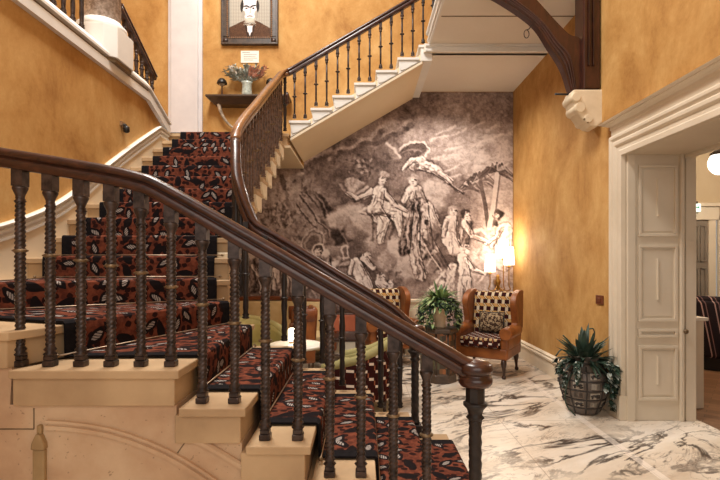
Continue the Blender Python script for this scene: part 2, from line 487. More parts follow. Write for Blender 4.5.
# stair skirting on the left wall: pale dado with a raised moulding that follows the climb
cur = [(1.9,1.62),(2.6,1.66),(3.1,1.74),(3.54,1.835),(4.04,2.01),(4.42,2.20),(4.99,2.56),(5.6,2.93),(6.31,3.335)]
top = [(p.x, p.y) for p in spline([(a,b,0) for a,b in cur], 5)]
m = MB()
pts = top + [(6.62, 3.335), (6.62, 3.0)]
m.prism(pts + [(6.62, 2.9), (5.2, 2.0), (4.2, 1.3), (1.9, .9)], XL, XL+.02, 'x')
struct('trim_2', m, M['cream_paint'], label='cream stair dado on the left amber wall')
PM = [(-.0,-.13),(.018,-.125),(.018,-.105),(.006,-.10),(.006,-.075),(.026,-.07),(.026,-.05),(.012,-.045),(.012,-.035),(.036,-.025),(.04,-.008),(.03,.0),(0,0)]
m = MB()
path = [(XL+.018, y, z) for y, z in top] + [(XL+.018, 6.60, 3.335)]
m.sweep([(a, b) for a, b in PM], path)
struct('trim_3', m, M['white_paint'], label='white raised moulding climbing along the left amber wall')
# gallery edge above the left wall
m = MB()
prof = [(0,3.56),(.05,3.56),(.05,3.655),(.02,3.66),(.02,3.69),(.065,3.695),(.065,3.72),(.0,3.80),(-.26,3.80),(-.26,3.56)]
m.prism([(XL+a, b) for a, b in prof], -1.0, 5.98, 'y'); m.box(XL+.0, XL+.024, -1.0, 5.98, 3.658, 3.692, 1)  # dark strip paints in the shade of the recess
m2 = [(XL+.05, 5.98, 3.56)]
v0 = [(XL+a, 5.98, b) for a, b in prof]; v1 = [(XL+a, 6.62, b-.26) for a, b in prof]; n = len(prof)
m.add(v0+v1, [tuple(range(n))[::-1], tuple(range(n,2*n))]+[(i,(i+1)%n,n+(i+1)%n,n+i) for i in range(n)])
struct('trim_4', m, [M['white_paint'], M['groove_and_shade']], label='white moulded gallery edge above the left amber wall')
m = MB().box(-5.2, XL-.22, -1.0, 6.0, 3.48, 3.72); m.box(-5.2, XL-.2, 6.0, 6.32, 3.40, 3.52)
struct('floor_gallery', m, M['stone'])

# ------------------------------------------------- door opening, right wall
YJ = 4.73
m = MB()
m.box(XR+.004, 3.22, YJ-.03, YJ+.0, 0, 2.64)                       # panelled far reveal
def panel(m, x0, x1, z0, z1):
    w = .028
    for a in ((x0,x1,z0,z0+w),(x0,x1,z1-w,z1),(x0,x0+w,z0+w,z1-w),(x1-w,x1,z0+w,z1-w)):
        m.box(a[0], a[1], YJ-.052, YJ-.03, a[2], a[3])
    m.box(x0+.05, x1-.05, YJ-.036, YJ-.03, z0+.05, z1-.05)
XA, XB = 2.70, 3.08
for z0, z1, bead in ((1.80,2.50,1),(.97,1.72,1),(.815,.90,0),(.20,.735,1)):
    panel(m, XA, XB, z0, z1)
    if bead:
        c = (XA+XB)/2; h = z1-z0
        m.box(c-.007, c+.007, YJ-.050, YJ-.03, z0+h*.28, z1-h*.18)
m.box(3.10, 3.13, YJ-.07, YJ-.03, 0, 2.62); m.box(3.16, 3.26, YJ-.05, YJ, 0, 2.62); m.box(XR+.0, 2.665, YJ-.055, YJ-.03, 0, 2.62)
struct('door_1', m, M['casing_paint'], .006, label='cream panelled reveal of the doorway in the right wall')
m = MB().box(XR, 3.22, 2.3, YJ-.0, 2.60, 2.63); m.box(3.14, 3.22, 2.3, YJ-.03, 2.57, 2.60)
struct('trim_5', m, M['casing_paint'], .004, label='cream head lining of the doorway in the right wall')
# architrave up the far side and along the head
AR = [(0,0),(.05,0),(.05,.05),(.036,.06),(.036,.10),(.05,.11),(.056,.12),(.056,.15),(.042,.16),(.052,.18),(.06,.19),(.06,.215),(.045,.23),(0,.23)]
m = MB()
n = len(AR)
m.add([(XR-a, YJ-.02+b, 0) for a, b in AR]+[(XR-a, YJ-.02+b, 2.60+b) for a, b in AR]+[(XR-a, 2.3, 2.60+b) for a, b in AR],
      [(i,(i+1)%n,n+(i+1)%n,n+i) for i in range(n)]+[(n+i,n+(i+1)%n,2*n+(i+1)%n,2*n+i) for i in range(n)]+[tuple(range(n)), tuple(range(2*n,3*n))])
m.box(XR-.03, XR, 2.3, YJ+.205, 2.82, 2.93)
m.box(XR-.07, XR+.002, YJ-.034, YJ+.225, 0, .24)
struct('trim_6', m, M['casing_paint'], .004, label='cream moulded architrave around the doorway in the right wall')
CO = [(0,2.86),(.05,2.86),(.06,2.875),(.06,2.97),(.075,2.985),(.09,2.99),(.10,3.01),(.15,3.035),(.165,3.05),(.165,3.075),(.19,3.085),(.21,3.11),(.215,3.125),(.0,3.14)]
CO = [(a*.55, 2.90+(b-2.86)*.32) for a, b in CO]
m = MB(); n = len(CO)
vs = []
for k, yy in enumerate((2.3, None)):
    for a, b in CO: vs.append((XR-a, 2.0 if k == 0 else YJ+.19+a, b))
vs2 = [(XR, YJ+.19+a, b) for a, b in CO]
m.add(vs+vs2, [(i,(i+1)%n,n+(i+1)%n,n+i) for i in range(n)]+[(n+i,n+(i+1)%n,2*n+(i+1)%n,2*n+i) for i in range(n)]+[tuple(range(n))])
struct('trim_7', m, M['casing_paint'], label='projecting cream cornice over the doorway in the right wall')

# ------------------------------------------------- hall seen through it
m = MB()
YH = 8.0
m.box(3.2, 5.28, YH, YH+.2, 0, 3.9); m.box(5.28, 6.1, YH, YH+.2, 2.30, 3.9); m.box(6.1, 8.2, YH, YH+.2, 0, 3.9)
struct('wall_hall_back', m, M['hall_wall'])
struct('wall_hall_side', MB().box(8.0, 8.2, -2.5, YH, 0, 3.9), M['hall_wall'])
struct('ceiling_hall', MB().box(3.2, 8.2, -2.5, YH+.2, 3.9, 4.0), M['cream_paint'])
m = MB().box(5.20, 5.32, YH-.06, YH, 0, 2.28); m.box(5.74, 5.86, YH-.06, YH, 0, 2.28); m.box(5.16, 5.90, YH-.08, YH, 2.24, 2.46); m.box(5.10, 8.0, YH-.12, YH, 2.46, 2.52)
struct('trim_8', m, M['casing_paint'], .008, label='pale door frame on the back wall of the hall')
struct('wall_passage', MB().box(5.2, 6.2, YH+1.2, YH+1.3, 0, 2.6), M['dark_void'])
def leaf_door(x0, x1, y, z0, z1, rows):
    m = MB().box(x0, x1, y-.04, y, z0, z1)
    for k in range(2):
        a = x0+.03+(x1-x0-.04)*k/2; b = a+(x1-x0-.06)/2-.02
        for r0, r1 in rows:
            for q in ((a,b,r0,r0+.02),(a,b,r1-.02,r1),(a,a+.02,r0,r1),(b-.02,b,r0,r1)): m.box(q[0],q[1],y-.062,y-.04,q[2],q[3])
    return m
dm = leaf_door(5.45, 5.74, YH, .01, 2.24, ((1.55,2.15),(.9,1.45),(.2,.8)))
struct('door_2', dm, M['hall_door'], .004, label='grey panelled door leaf in the hall beyond the doorway')
pm = leaf_door(5.90, 7.2, YH-.02, .0, 2.24, ((1.50,2.15),(1.28,1.42),(.95,1.2),(.2,.85)))
struct('trim_9', pm, M['casing_paint'], .004, label='pale wall panelling beside the door in the hall')

# ------------------------------------------------- upper gallery, right
m = MB()
m.box(.86, XR, YF3+.0, YB, ZG-.116, ZG)                      # landing
m.box(.86, XR, YF3-.05, YF3+.06, ZG-.116, ZG+.0)              # edge beam
m.box(.95, XR, 5.25, YF3-.05, ZG-.02, ZG+.13)                 # gallery
struct('floor_upper_gallery', m, M['gallery_paint'])
m = MB(); m.prism([(YF3-.05, ZG-.12),(YF3-.075, ZG-.11),(YF3-.075,ZG-.085),(YF3-.06,ZG-.075),(YF3-.06,ZG-.05),(YF3-.09,ZG-.045),(YF3-.09,ZG-.02),(YF3-.05,ZG-.02)], .88, XR, 'x')
struct('trim_10', m, M['white_paint'], label='white moulded edge under the upper gallery')
m = MB(); m.prism([(.95,ZG-.02),(.925,ZG-.02),(.925,ZG+.02),(.905,ZG+.03),(.905,ZG+.06),(.925,ZG+.07),(.925,ZG+.11),(.89,ZG+.13),(.89,ZG+.16),(1.02,ZG+.16),(1.02,ZG+.13),(.95,ZG+.13)], 5.25, YF3-.02, 'y')
struct('trim_11', m, M['white_paint'], label='white moulded edge of the upper gallery above the top stair')
struct('trim_12', MB().box(.97, XR, 5.86, 5.875, ZG-.026, ZG-.02), M['groove_and_shade'], label='thin joint across the gallery underside')
# --------------------------------------------------------------- staircase
YN, YI, XI = 2.222, 3.85, -1.08          # near string, inner string, inner string of the middle flight
# nosing lines: (outer point, inner point); going up, then turning away through winders
L = {1: ((.68,YN),(.68,YI)), 2: ((.373,YN),(.373,YI)), 3: ((.068,YN),(.068,YI)), 4: ((-.238,YN),(-.238,YI)),
     5: ((-.54,YN),(-.54,YI)), 6: ((-.85,YN),(-.86,YI)), 7: ((-1.64,YN),(-1.0,3.86)), 8: ((XL,2.75),(-1.05,3.88)), 9: ((XL,3.80),(-1.08,3.95))}
for k in range(10, 20): L[k] = ((XL, YF3-GO*(19-k)), (XI, YF3-GO*(19-k)))
L[10] = ((XL, 4.054), (XI, 4.12))
stair = thing('staircase', 'stone staircase turning up from the marble floor to the amber half landing and gallery', 'staircase', (-.6, 3.0, 0))
def off(k, d):
    """nosing line k moved d down the stair"""
    a, b = Vector((*L[k][0], 0)), Vector((*L[k][1], 0))
    t = (b-a).normalized(); n = Vector((t.y, -t.x, 0))
    if k <= 7 and n.x < 0: n = -n
    if k > 7 and n.y > 0: n = -n
    return (a+n*d), (b+n*d)
CORNER = {7: [(XL, YN)]}
for k in range(1, 19):
    z1 = k*RISE; z0 = z1-RISE
    a, b = L[k]; c, d = L[k+1]
    mat = M['stone'] if k < 19 else M['white_paint']
    m = MB()
    extra = CORNER.get(k, [])
    m.prism([a] + extra + [c, d, b], z1-.042, z1, 'z')                    # tread with nosing
    ra, rb = off(k, -.03)
    nb = 0
    if k <= 7:                                                            # riser block, end set back under the nosing
        ra = Vector((ra.x - (ra.x-c[0])*0, YN+.03, 0)); 
        poly = [(ra.x, YN+.03)] + [(XL, YN+.03) for _ in extra] + [(c[0], c[1] if k == 7 else YN+.03), (d[0], d[1]), (rb.x, rb.y)]
        if k <= 5: poly = [(a[0]-.03, YN+.03), (c[0]-.03, YN+.03), (c[0]-.03, YI-.03), (a[0]-.03, YI-.03)]
        m.prism(poly, z0+.0, z1-.042, 'z')
    else:
        inx = -.03
        poly = [(ra.x, ra.y), (c[0], c[1]), (d[0]+inx, d[1]), (rb.x+inx, rb.y)]
        m.prism(poly, 0 if k < 10 else z0, z1-.042, 'z')
    m.build('step', mat, stair, .006 if k < 10 else .004, world=True)
    if k >= 10:                                                           # scrolled bracket under the open tread end
        y = L[k][1][1]
        s = MB(); s.prism([(y-.02, z1-.042),(y+GO-.03, z1-.042),(y+GO-.03,z0-.03),(y+.20,z0+.01),(y+.14,z0-.03),(y+.06,z0+.0),(y+.02,z0+.06),(y-.01,z1-.08)], XI-.032, XI-.005, 'x')
        s.build('tread_bracket', M['cream_paint'], stair, .004, world=True)
# half landing
m = MB(); m.box(-5.15, -1.02, YF3, YB, ZL-.042, ZL); m.box(-5.15, -1.05, YF3+.03, YB, ZL-.18, ZL-.042)
m.build('half_landing', M['stone'], stair, .004, world=True)
# flight along the back wall
def zb(x): return 3.315+.583*(x+.89)
for k in range(20, 26):
    x0 = -1.02+.303*(k-20); x1 = x0+.303; z1 = k*RISE; z0 = z1-RISE
    m = MB(); m.box(x0, x1, YF3-.015, YB, z1-.036, z1); m.prism([(x0+.025, z1-.036),(x1+.025, z1-.036),(x1+.025, zb(x1+.025)+.03),(x0+.025, zb(x0+.025)+.03)], YF3+.015, YB, 'y')
    m.prism([(x0+.015, z1-.036),(x1-.04, z1-.036),(x1-.03,z0+.10),(x1-.1,z0+.07),(x1-.18,z0+.02),(x0+.05,z0-.0),(x0+.03,z0+.03)], YF3+.004, YF3+.015, 'y')
    m.build('step', M['white_paint'], stair, .004, world=True)
m = MB(); m.box(.79, .98, YF3-.015, YB, ZG-.036, ZG); m.box(.82, .98, YF3-.0, YB, ZG-.22, ZG-.036); m.build('step', M['white_paint'], stair, .004, world=True)
# sloping undersides
def zb(x): return 3.315+.583*(x+.89)
m = MB(); m.prism([(-1.0, zb(-1.0)), (.86, zb(.86)), (.86, zb(.86)+.14), (-1.0, zb(-1.0)+.14)], YF3+.03, YB, 'y')
m.build('soffit', M['soffit_paint'], stair, world=True)
m = MB(); m.prism([(-1.0, zb(-1.0)-.005), (.84, zb(.84)-.005), (.84, zb(.84)+.03), (-1.0, zb(-1.0)+.03)], YF3+.0, YF3+.03, 'y')
m.prism([(-1.0, zb(-1.0)+.032), (.84, zb(.84)+.032), (.84, zb(.84)+.044), (-1.0, zb(-1.0)+.044)], YF3+.008, YF3+.03, 'y', 1)  # dark line colours in the shadow below the step ends
m.build('string', [M['cream_paint'], M['groove_and_shade']], stair, world=True)
m = MB(); m.box(-2.68, -1.0, YF3+.0, YB, ZL-.20, ZL-.17); m.build('soffit', M['soffit_paint'], stair, world=True)
def zs(y): return ZL-.176-.165+(y-YF3)*.5986
m = MB(); m.prism([(4.12, zs(4.12)), (YF3, zs(YF3)+.14), (YF3+.1, ZL-.19), (YF3+.1, ZL-.1), (YF3-.0, zs(YF3)+.17), (4.12, zs(4.12)+.165)], XL, XI-.03, 'x')
m.build('soffit', M['soffit_paint'], stair, world=True)
# big stone wall under the near flight
xs = [.65]
poly = [(.65, 0)]
for k in range(1, 7):
    x0 = L[k][0][0]-.03; x1 = L[k+1][0][0]-.03
    poly += [(x0, (k-1)*RISE), (x1, (k-1)*RISE)]
poly += [(-1.66, 6*RISE), (XL, 6*RISE), (XL, 0)]
m = MB(); m.prism(poly, YN+.055, YI-.04, 'y')
m.build('spandrel_wall', M['spandrel'], stair, world=True)
Yf = YN+.055
def W(px, py, Y=Yf): return ((px-362)*Y/480, H-(py-261)*Y/480)
m = MB()
a0 = [W(*p) for p in ((47,424),(66,425),(88,427.5),(110,431.5),(130,437.5),(150,445),(168,453),(184,462),(200,472),(222,487),(250,508))]
m.sweep([(0,-.022),(.018,-.022),(.018,-.004),(.006,.0),(.006,.006),(.014,.008),(.014,.02),(0,.022)], [(x, Yf, z) for x, z in a0], (0,0,1))
m.build('arch_moulding', M['spandrel'], stair, world=True)
m = MB(); q = [W(*p) for p in ((150,428),(163,436),(176,441),(186,440),(196,439),(206,443),(222,452),(240,463),(262,478),(290,498))]
m.sweep([(0,-.012),(.024,-.012),(.024,.004),(.012,.012),(0,.012)], [(x, Yf, z) for x, z in q[4:]], (0,0,1))
m.build('string_moulding', M['spandrel'], stair, world=True)
m = MB()
def stripe(p, q_, w=.0035, mat=0):
    (x0, z0), (x1, z1) = W(*p), W(*q_)
    m.tube([(x0, Yf, z0), (x1, Yf, z1)], w, 5, mat)
for p, q_ in (((0,429),(34,429)),((34,429),(34,408)),((188,438),(172,461))):
    m = MB(); stripe(p, q_); m.build('masonry_joint', M['groove_and_shade'], stair, world=True)
# pointed pilaster strip at the left of the arch
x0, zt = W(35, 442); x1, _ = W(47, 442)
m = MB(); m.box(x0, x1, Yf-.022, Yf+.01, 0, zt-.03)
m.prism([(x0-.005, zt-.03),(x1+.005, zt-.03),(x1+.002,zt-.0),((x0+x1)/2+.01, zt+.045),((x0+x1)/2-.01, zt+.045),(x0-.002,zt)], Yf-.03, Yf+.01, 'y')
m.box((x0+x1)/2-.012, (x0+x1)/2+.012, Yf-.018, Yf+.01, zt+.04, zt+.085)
m.build('pilaster_strip', M['recess_shade_stone'], stair, .008, world=True)

# ------------------------------------------------------------ stair runner
m = MB(); uvs = []
NF = 8
def ends(k):
    a, b = Vector((*L[k][0], 0)), Vector((*L[k][1], 0)); t = (b-a).normalized(); w = (b-a).length
    oa = .27 if k <= 7 else .16
    ob = .18 if k <= 6 else (.13 if k < 10 else .16)
    return a+t*oa, b-t*ob, t
rows = []; v = 0; last = None
def row(k, d, z):
    global v, last
    a, b, t = ends(k)
    n = off(k, 1)[0]-off(k, 0)[0]
    a = a+n*d; b = b+n*d; w = (b-a).length
    mid = Vector(((a.x+b.x)/2, (a.y+b.y)/2, z))
    if last is not None: v += (mid-last).length
    last = mid
    us = [0, .085] + [.085+(w-.17)*i/NF for i in range(1, NF)] + [w-.085, w]
    rows.append([((a+(b-a)*(u/w)).to_tuple()[:2]+(z,), (u, v)) for u in us])
TH = .02
for k in range(1, 20):
    z = k*RISE
    row(k, TH, z-RISE+TH); row(k, TH, z-.025); row(k, TH*.8, z+.008); row(k, .002, z+TH)
    if k == 19: row(k, -.03, z+TH)
    else: row(k, -.02, z+TH)
for r in rows:
    for p, q in r: m.v.append(p); uvs.append(q)
nc = NF+3-0
nc = len(rows[0])
for j in range(len(rows)-1):
    for i in range(nc-1):
        m.f.append((j*nc+i, j*nc+i+1, (j+1)*nc+i+1, (j+1)*nc+i)); m.m.append(1 if i in (0, nc-2) else 0); m.s.append(False)
m.uv = uvs
run = m.build('stair_runner', [M['runner_pattern'], M['runner_edge']], recalc=False)
sm = run.modifiers.new('Solidify', 'SOLIDIFY'); sm.thickness = .012; sm.offset = -1
tag(run, 'rust red carpet runner with black leaf pattern climbing the stone stairs', 'carpet')
m = MB(); x0, x1, y0, y1 = XL+.0, -1.12, YF3+.03, YB-.25
m.box(x0+.28, x1, y0, y1, ZL, ZL+TH); m.box(x0, x0+.28, y0, y1, ZL, ZL+TH, 1); m.uv = 'box'
tag(m.build('landing_carpet', [M['runner_pattern'], M['runner_edge']]), 'rust red patterned carpet lying flat on the half landing below the shelf', 'carpet')
# rods at the foot of every riser
ORD = ['first','second','third','fourth','fifth','sixth','seventh','eighth','ninth','tenth','eleventh','twelfth','thirteenth','fourteenth','fifteenth','sixteenth','seventeenth','eighteenth','nineteenth']
for k in range(2, 20):
    a, b, t = ends(k); n = off(k, 1)[0]-off(k, 0)[0]
    z = (k-1)*RISE+TH+.008
    a = a+n*(TH+.008)-t*.05; b = b+n*(TH+.008)+t*.05
    r = thing('stair_rod', 'thin metal stair rod at the foot of the %s riser from the floor' % ORD[k-1], 'stair rod', ((a.x+b.x)/2, (a.y+b.y)/2, z), 0, 'stair rods holding the runner')
    q = MB(); q.tube([(a.x, a.y, z), (b.x, b.y, z)], .0045, 6); q.build('rod', M['brass'], r, world=True)
    for p in (a, b):
        q = MB(); q.sphere((p.x, p.y, z), .012, 8, 6); q.build('rod_finial', M['worn_bronze'], r, world=True)

# -------------------------------------------------------------- balustrades
RAILP = [(0,-.052),(.030,-.052),(.037,-.046),(.037,-.014),(.033,-.009),(.019,-.008),(.019,.000),(.036,.002),(.043,.012),(.040,.027),(.028,.038),(.0,.042)]
RAILP = RAILP + [(-a, b) for a, b in RAILP[-2:0:-1]]
def baluster(parent, x, y, z0, z1, seg=10, mat='iron', coarse=False, plain=False):
    h = z1-z0
    zc = z1-.395 if not coarse else z0+.50*h
    bot, top_ = z0+.10, z1-.13
    if not coarse: bot, top_ = z0+.11, z1-.15
    m = MB(); prof = [(.022,z0+.05),(.032,z0+.060),(.020,z0+.070),(.029,z0+.082),(.018,z0+.096),(.022,z0+.104)]
    n = 12 if coarse else 170
    m.lathe(prof, (x,y,0), seg)
    sh = []
    for i in range(n+1):
        t = i/n; z = bot-.01+(top_-bot+.02)*t
        sh.append((.0195+.003*math.sin(PI*t), z))
    if plain: m.lathe([(r*.62, z) for r, z in sh[::4]]+[(.011, top_+.01)], (x,y,0), 8)
    else: m.lathe(sh, (x,y,0), 12 if not coarse else 9, lobes=3 if not coarse else 2, amp=.13, twist=-95 if not coarse else 18)
    b = m.build('baluster', M[mat], parent, world=True)
    s = .028 if coarse else .0265
    m = MB().box(x-s, x+s, y-s, y+s, z0, z0+.030 if not coarse else z0+.046)
    if not coarse: m.box(x-s*.86, x+s*.86, y-s*.86, y+s*.86, z0+.030, z0+.054); m.build('base_block', M[mat], b, .004, world=True, seg=1)
    m = MB().lathe([(.012,-.016),(.020,-.010),(.034,-.002),(.034,.003),(.020,.010),(.012,.016)], (x,y,zc), seg); m.build('collar', M['worn_bronze' if not coarse or mat == 'iron_pale' else mat], b, world=True)
    if coarse: m = MB().lathe([(.015,z1-.145),(.024,z1-.138),(.017,z1-.128),(.022,z1-.11),(.027,z1-.098),(.027,z1-.088),(.020,z1-.082)], (x,y,0), seg)
    else: m = MB().lathe([(.018,z1-.165),(.027,z1-.158),(.018,z1-.148),(.020,z1-.13),(.034,z1-.098),(.034,z1-.090),(.024,z1-.084)], (x,y,0), 14)
    q = s*.72 if coarse else s; zt = z1-.062 if not coarse else z1-.084
    m.box(x-q, x+q, y-q, y+q, zt-.024 if not coarse else zt, z1+.012); m.build('capital', M[mat], b, world=True)
    return b
def zpath(path, x, y):
    best = None
    for p, q in zip(path[:-1], path[1:]):
        d = Vector((q.x-p.x, q.y-p.y)); l2 = d.length_squared
        t = 0 if l2 < 1e-9 else max(0, min(1, ((x-p.x)*d.x+(y-p.y)*d.y)/l2))
        e = (x-p.x-d.x*t)**2+(y-p.y-d.y*t)**2
        if best is None or e < best[0]: best = (e, p.z+(q.z-p.z)*t)
    return best[1]
YR = 2.31
nb = thing('balustrade', 'dark wooden handrail on twisted iron balusters along the near edge of the stairs', 'balustrade', (-.6, YR, .9))
npath = spline([(-2.70,YR,2.225),(-2.2,YR,2.142),(-1.74,YR,2.067),(-1.486,YR,2.026),(-1.226,YR,1.982),(-1.077,YR,1.948),(-.971,YR,1.906),(-.6,YR,1.697),(-.2,YR,1.464),(.2,YR,1.230),(.40,YR,1.116),(.49,YR,1.062),(.545,YR,1.035)], 6)
m = MB(); m.sweep(RAILP, npath, (0,0,1), 0, True); m.build('handrail', M['rail_wood'], nb, world=True)
def newel(parent, x, y, z0, zt, mat='iron'):
    m = MB(); m.lathe([(.052,zt-.125),(.070,zt-.122),(.080,zt-.108),(.082,zt-.094),(.078,zt-.078),(.066,zt-.070),(.066,zt-.062),(.080,zt-.056),(.084,zt-.040),(.080,zt-.020),(.066,zt-.008),(.040,zt-.001),(.004,zt+.004)], (x,y,0), 28)
    m.build('rail_volute', M['rail_wood'], parent, world=True)
    m = MB(); m.lathe([(.030,z0+.10),(.038,z0+.12)]+[(.030, z0+.13+(zt-.28-z0-.13)*i/40) for i in range(41)], (x,y,0), 16, lobes=4, amp=.1, twist=30)
    m.lathe([(.028,zt-.29),(.044,zt-.275),(.032,zt-.262),(.040,zt-.235),(.058,zt-.215),(.058,zt-.205),(.040,zt-.195)], (x,y,0), 16)
    b = m.build('newel_post', M[mat], parent, world=True)
    m = MB().lathe([(.046,zt-.20),(.046,zt-.12)], (x,y,0), 8, smooth=False); m.build('newel_capital', M[mat], b, world=True)
    m = MB().box(x-.05, x+.05, y-.05, y+.05, z0, z0+.10); m.build('base_block', M[mat], b, .006, world=True)
newel(nb, .545, YR, RISE, 1.085, 'iron_dark')
def tread_at(x):
    for k in range(7, 0, -1):
        if x <= L[k][0][0]: return k*RISE
    return 0
for px in (-1.94, -1.79, -1.645, -1.50, -1.352, -1.207, -1.063, -.918, -.768, -.613, -.465, -.308, -.155, -.005, .150, .310):
    baluster(nb, px, YR, tread_at(px+.028), zpath(npath, px, YR)-.045)

# inner balustrade: one rail from the floor up to the upper gallery
ib = thing('balustrade', 'long dark handrail on iron balusters along the inner edge of all three flights', 'balustrade', (-1.1, 5.0, 1.0))
Yi = 3.80; Xi = -1.13; Yt = 6.76
ipath = spline([(.42,Yi,1.02),(.34,Yi,1.085),(.2,Yi,1.205),(-.2,Yi,1.450),(-.493,Yi+.01,1.632),(-.695,Yi+.03,1.752),(-.845,Yi+.035,1.84),(-.91,3.86,1.945),(-.975,3.90,2.10),(-1.035,3.97,2.27),(-1.075,4.09,2.50),(-1.11,4.24,2.69),(-1.12,4.6,2.93),(-1.12,5.03,3.185),(-1.12,5.6,3.53),(-1.12,6.2,3.885),(-1.12,6.60,4.12),(-1.10,6.72,4.19),(-1.0,6.76,4.245),(-.73,6.76,4.40),(-.2,6.76,4.71),(.4,6.76,5.06),(.75,6.76,5.27),(.90,6.74,5.37),(.965,6.66,5.44),(.975,6.4,5.46),(.975,5.9,5.46),(.975,5.3,5.46)], 6)
i1 = [i for i, p in enumerate(ipath) if p.y > 4.15][0]; i2 = [i for i, p in enumerate(ipath) if p.x > -1.06 and p.y > 6][0]
for a, b, mm in ((0, i1, 'rail_wood'), (i1, i2, 'rail_wood_light'), (i2, len(ipath)-1, 'rail_wood')):
    m = MB(); m.sweep(RAILP, ipath[a:b+1], (0,0,1), 0, True); m.build('handrail', M[mm], ib, world=True)
newel(ib, .42, Yi, RISE, 1.06, 'iron_dark')
for k in range(1, 6):
    for q in (.075, .225):
        x = L[k][1][0]-q
        if x < .38: baluster(ib, x, Yi, k*RISE, zpath(ipath, x, Yi)-.045, 8, 'iron_dark', True)
for x, y, k in ((-.92,3.80,6),(-.985,3.905,7),(-1.045,3.985,8),(-1.085,4.09,9),(-1.11,4.20,10),(-1.12,4.32,10)):
    baluster(ib, x, y, k*RISE, zpath(ipath, x, y)-.045, 8, 'iron_dark', True)
for k in range(11, 19):
    for q in (.075, .222):
        y = L[k][1][1]+q
        baluster(ib, -1.12, y, k*RISE, zpath(ipath, -1.12, y)-.045, 8, 'iron_pale', True)
# corner post with a turned drop
baluster(ib, -1.085, 6.76, ZL, 4.17, 8, 'iron_dark', True)
m = MB().lathe([(.02,-.09),(.034,-.06),(.02,-.03),(.03,.0),(.026,.05),(.012,.08)], (-1.045, 6.70, 3.84), 10); m.build('corner_drop', M['rail_wood'], ib, world=True)
for k in range(20, 26):
    for q in (.07, .22):
        x = -1.02+.303*(k-20)+q
        baluster(ib, x, Yt, k*RISE, zpath(ipath, x, Yt)-.045, 8, 'iron', True, True)
baluster(ib, .86, Yt-.01, ZG, zpath(ipath, .86, Yt)-.045, 8, 'iron_dark', True, True)
for i in range(9):
    y = 6.60-.15*i
    baluster(ib, .975, y, ZG+.16, 5.41, 8, 'iron_dark', True, True)

# gallery balustrade, upper left
gb = thing('balustrade', 'dark balustrade on the white gallery edge beside the marble column at upper left', 'balustrade', (-2.75, 5.0, 3.8))
XG = -2.76
gpath = spline([(XG,3.3,4.72),(XG,4.2,4.72),(XG,5.0,4.70),(XG,5.2,4.60),(XG,5.39,4.50),(XG,5.8,4.30),(XG,6.38,4.00)], 5)
i1 = [i for i, p in enumerate(gpath) if p.y > 4.86][0]; i2 = [i for i, p in enumerate(gpath) if p.y > 5.4][0]
m = MB(); m.sweep(RAILP, gpath[:i1], (0,0,1), 0, True); m.build('handrail', M['rail_wood'], gb, world=True)
m = MB(); m.sweep(RAILP, gpath[i2:], (0,0,1), 0, True); m.build('handrail', M['rail_wood'], gb, world=True)
for i in range(10):
    y = 3.42+.145*i
    baluster(gb, XG, y, 3.80, zpath(gpath, XG, y)-.045, 8, 'iron', True)
for i in range(6):
    y = 5.58+.145*i
    z = 3.80 if y < 5.98 else 3.80-(y-5.98)*.26/.64+.005
    baluster(gb, XG, y, z, zpath(gpath, XG, y)-.045, 8, 'iron', True)
# marble column on its pedestal
cx, cy = -2.83, 5.22
col = thing('column', 'round mottled marble column on a white octagonal pedestal at upper left', 'column', (cx, cy, 3.80))
px_ = [(-3.10,4.95),(-2.67,4.95),(-2.57,5.05),(-2.57,5.40),(-2.67,5.50),(-3.10,5.50)]
m = MB(); m.prism(px_, 3.695, 4.03, 'z'); m.build('pedestal', M['white_paint'], col, .006, world=True)
m = MB().lathe([(.235,4.03),(.25,4.05),(.25,4.085),(.225,4.10),(.225,4.11),(.21,4.12),(.20,4.14)], (cx,cy,0), 28); m.build('base', M['white_paint'], col, world=True)
m = MB().lathe([(.19,4.14),(.187,6.0),(.175,8.6)], (cx,cy,0), 28); m.build('shaft', M['column_granite'], col, world=True)
m = MB(); m.prism([(XL,4.97),(-2.68,4.97),(-2.59,5.06),(-2.59,5.39),(-2.68,5.48),(XL,5.48)], 3.655, 3.695, 'z')  # shade under the pedestal put in as a dark-coloured band
struct('trim_13', m, M['groove_and_shade'], label='dark shade-painted neck of the gallery edge under the column pedestal')
def spot(px, py, Y):
    """the point at depth Y seen at photo pixel (px, py)"""
    return ((px-362)*Y/480, Y, H-(py-261)*Y/480)
# ------------------------------------------------ timber truss on the right
YT = 5.30
tr = thing('timber_bracket', 'dark curved timber bracket and wall post resting on the white corbel', 'timber bracket', (2.45, YT, 3.42))
def W2(px, py, Y=YT): p = spot(px, py, Y); return (p[0], p[2])
lo = spline([(*W2(569,93),0),(*W2(561,69),0),(*W2(548,48),0),(*W2(531,24),0),(*W2(496,0),0),(*W2(470,-12),0)], 6)
up = spline([(*W2(582,93),0),(*W2(580,45),0),(*W2(567,36),0),(*W2(552,21),0),(*W2(533,0),0),(*W2(512,-18),0)], 6)
m = MB()
n = len(lo)
for i in range(n-1):
    a, b, c, d = lo[i], lo[i+1], up[i+1], up[i]
    vs = [(p.x, y, p.y) for y in (YT-.05, YT+.05) for p in (a, b, c, d)]
    m.add(vs, [(0,1,2,3),(7,6,5,4),(0,4,5,1),(2,6,7,3)])
m.build('curved_brace', M['truss_wood'], tr, world=True)
for f, w in ((.22,.012),(.42,.012),(.62,.010)):
    pts = [(lo[i].x+(up[i].x-lo[i].x)*f*.6, YT-.052, lo[i].y+(up[i].y-lo[i].y)*f*.6) for i in range(n)]
    m = MB().tube(pts, w, 6); m.build('moulding', M['truss_wood'], tr, world=True)
xp0, xp1 = W2(579,50)[0], XR-.012
m = MB().box(xp0, xp1, YT-.11, YT+.11, W2(0,92)[1], 7.0); m.build('wall_post', M['truss_wood'], tr, .012, world=True)
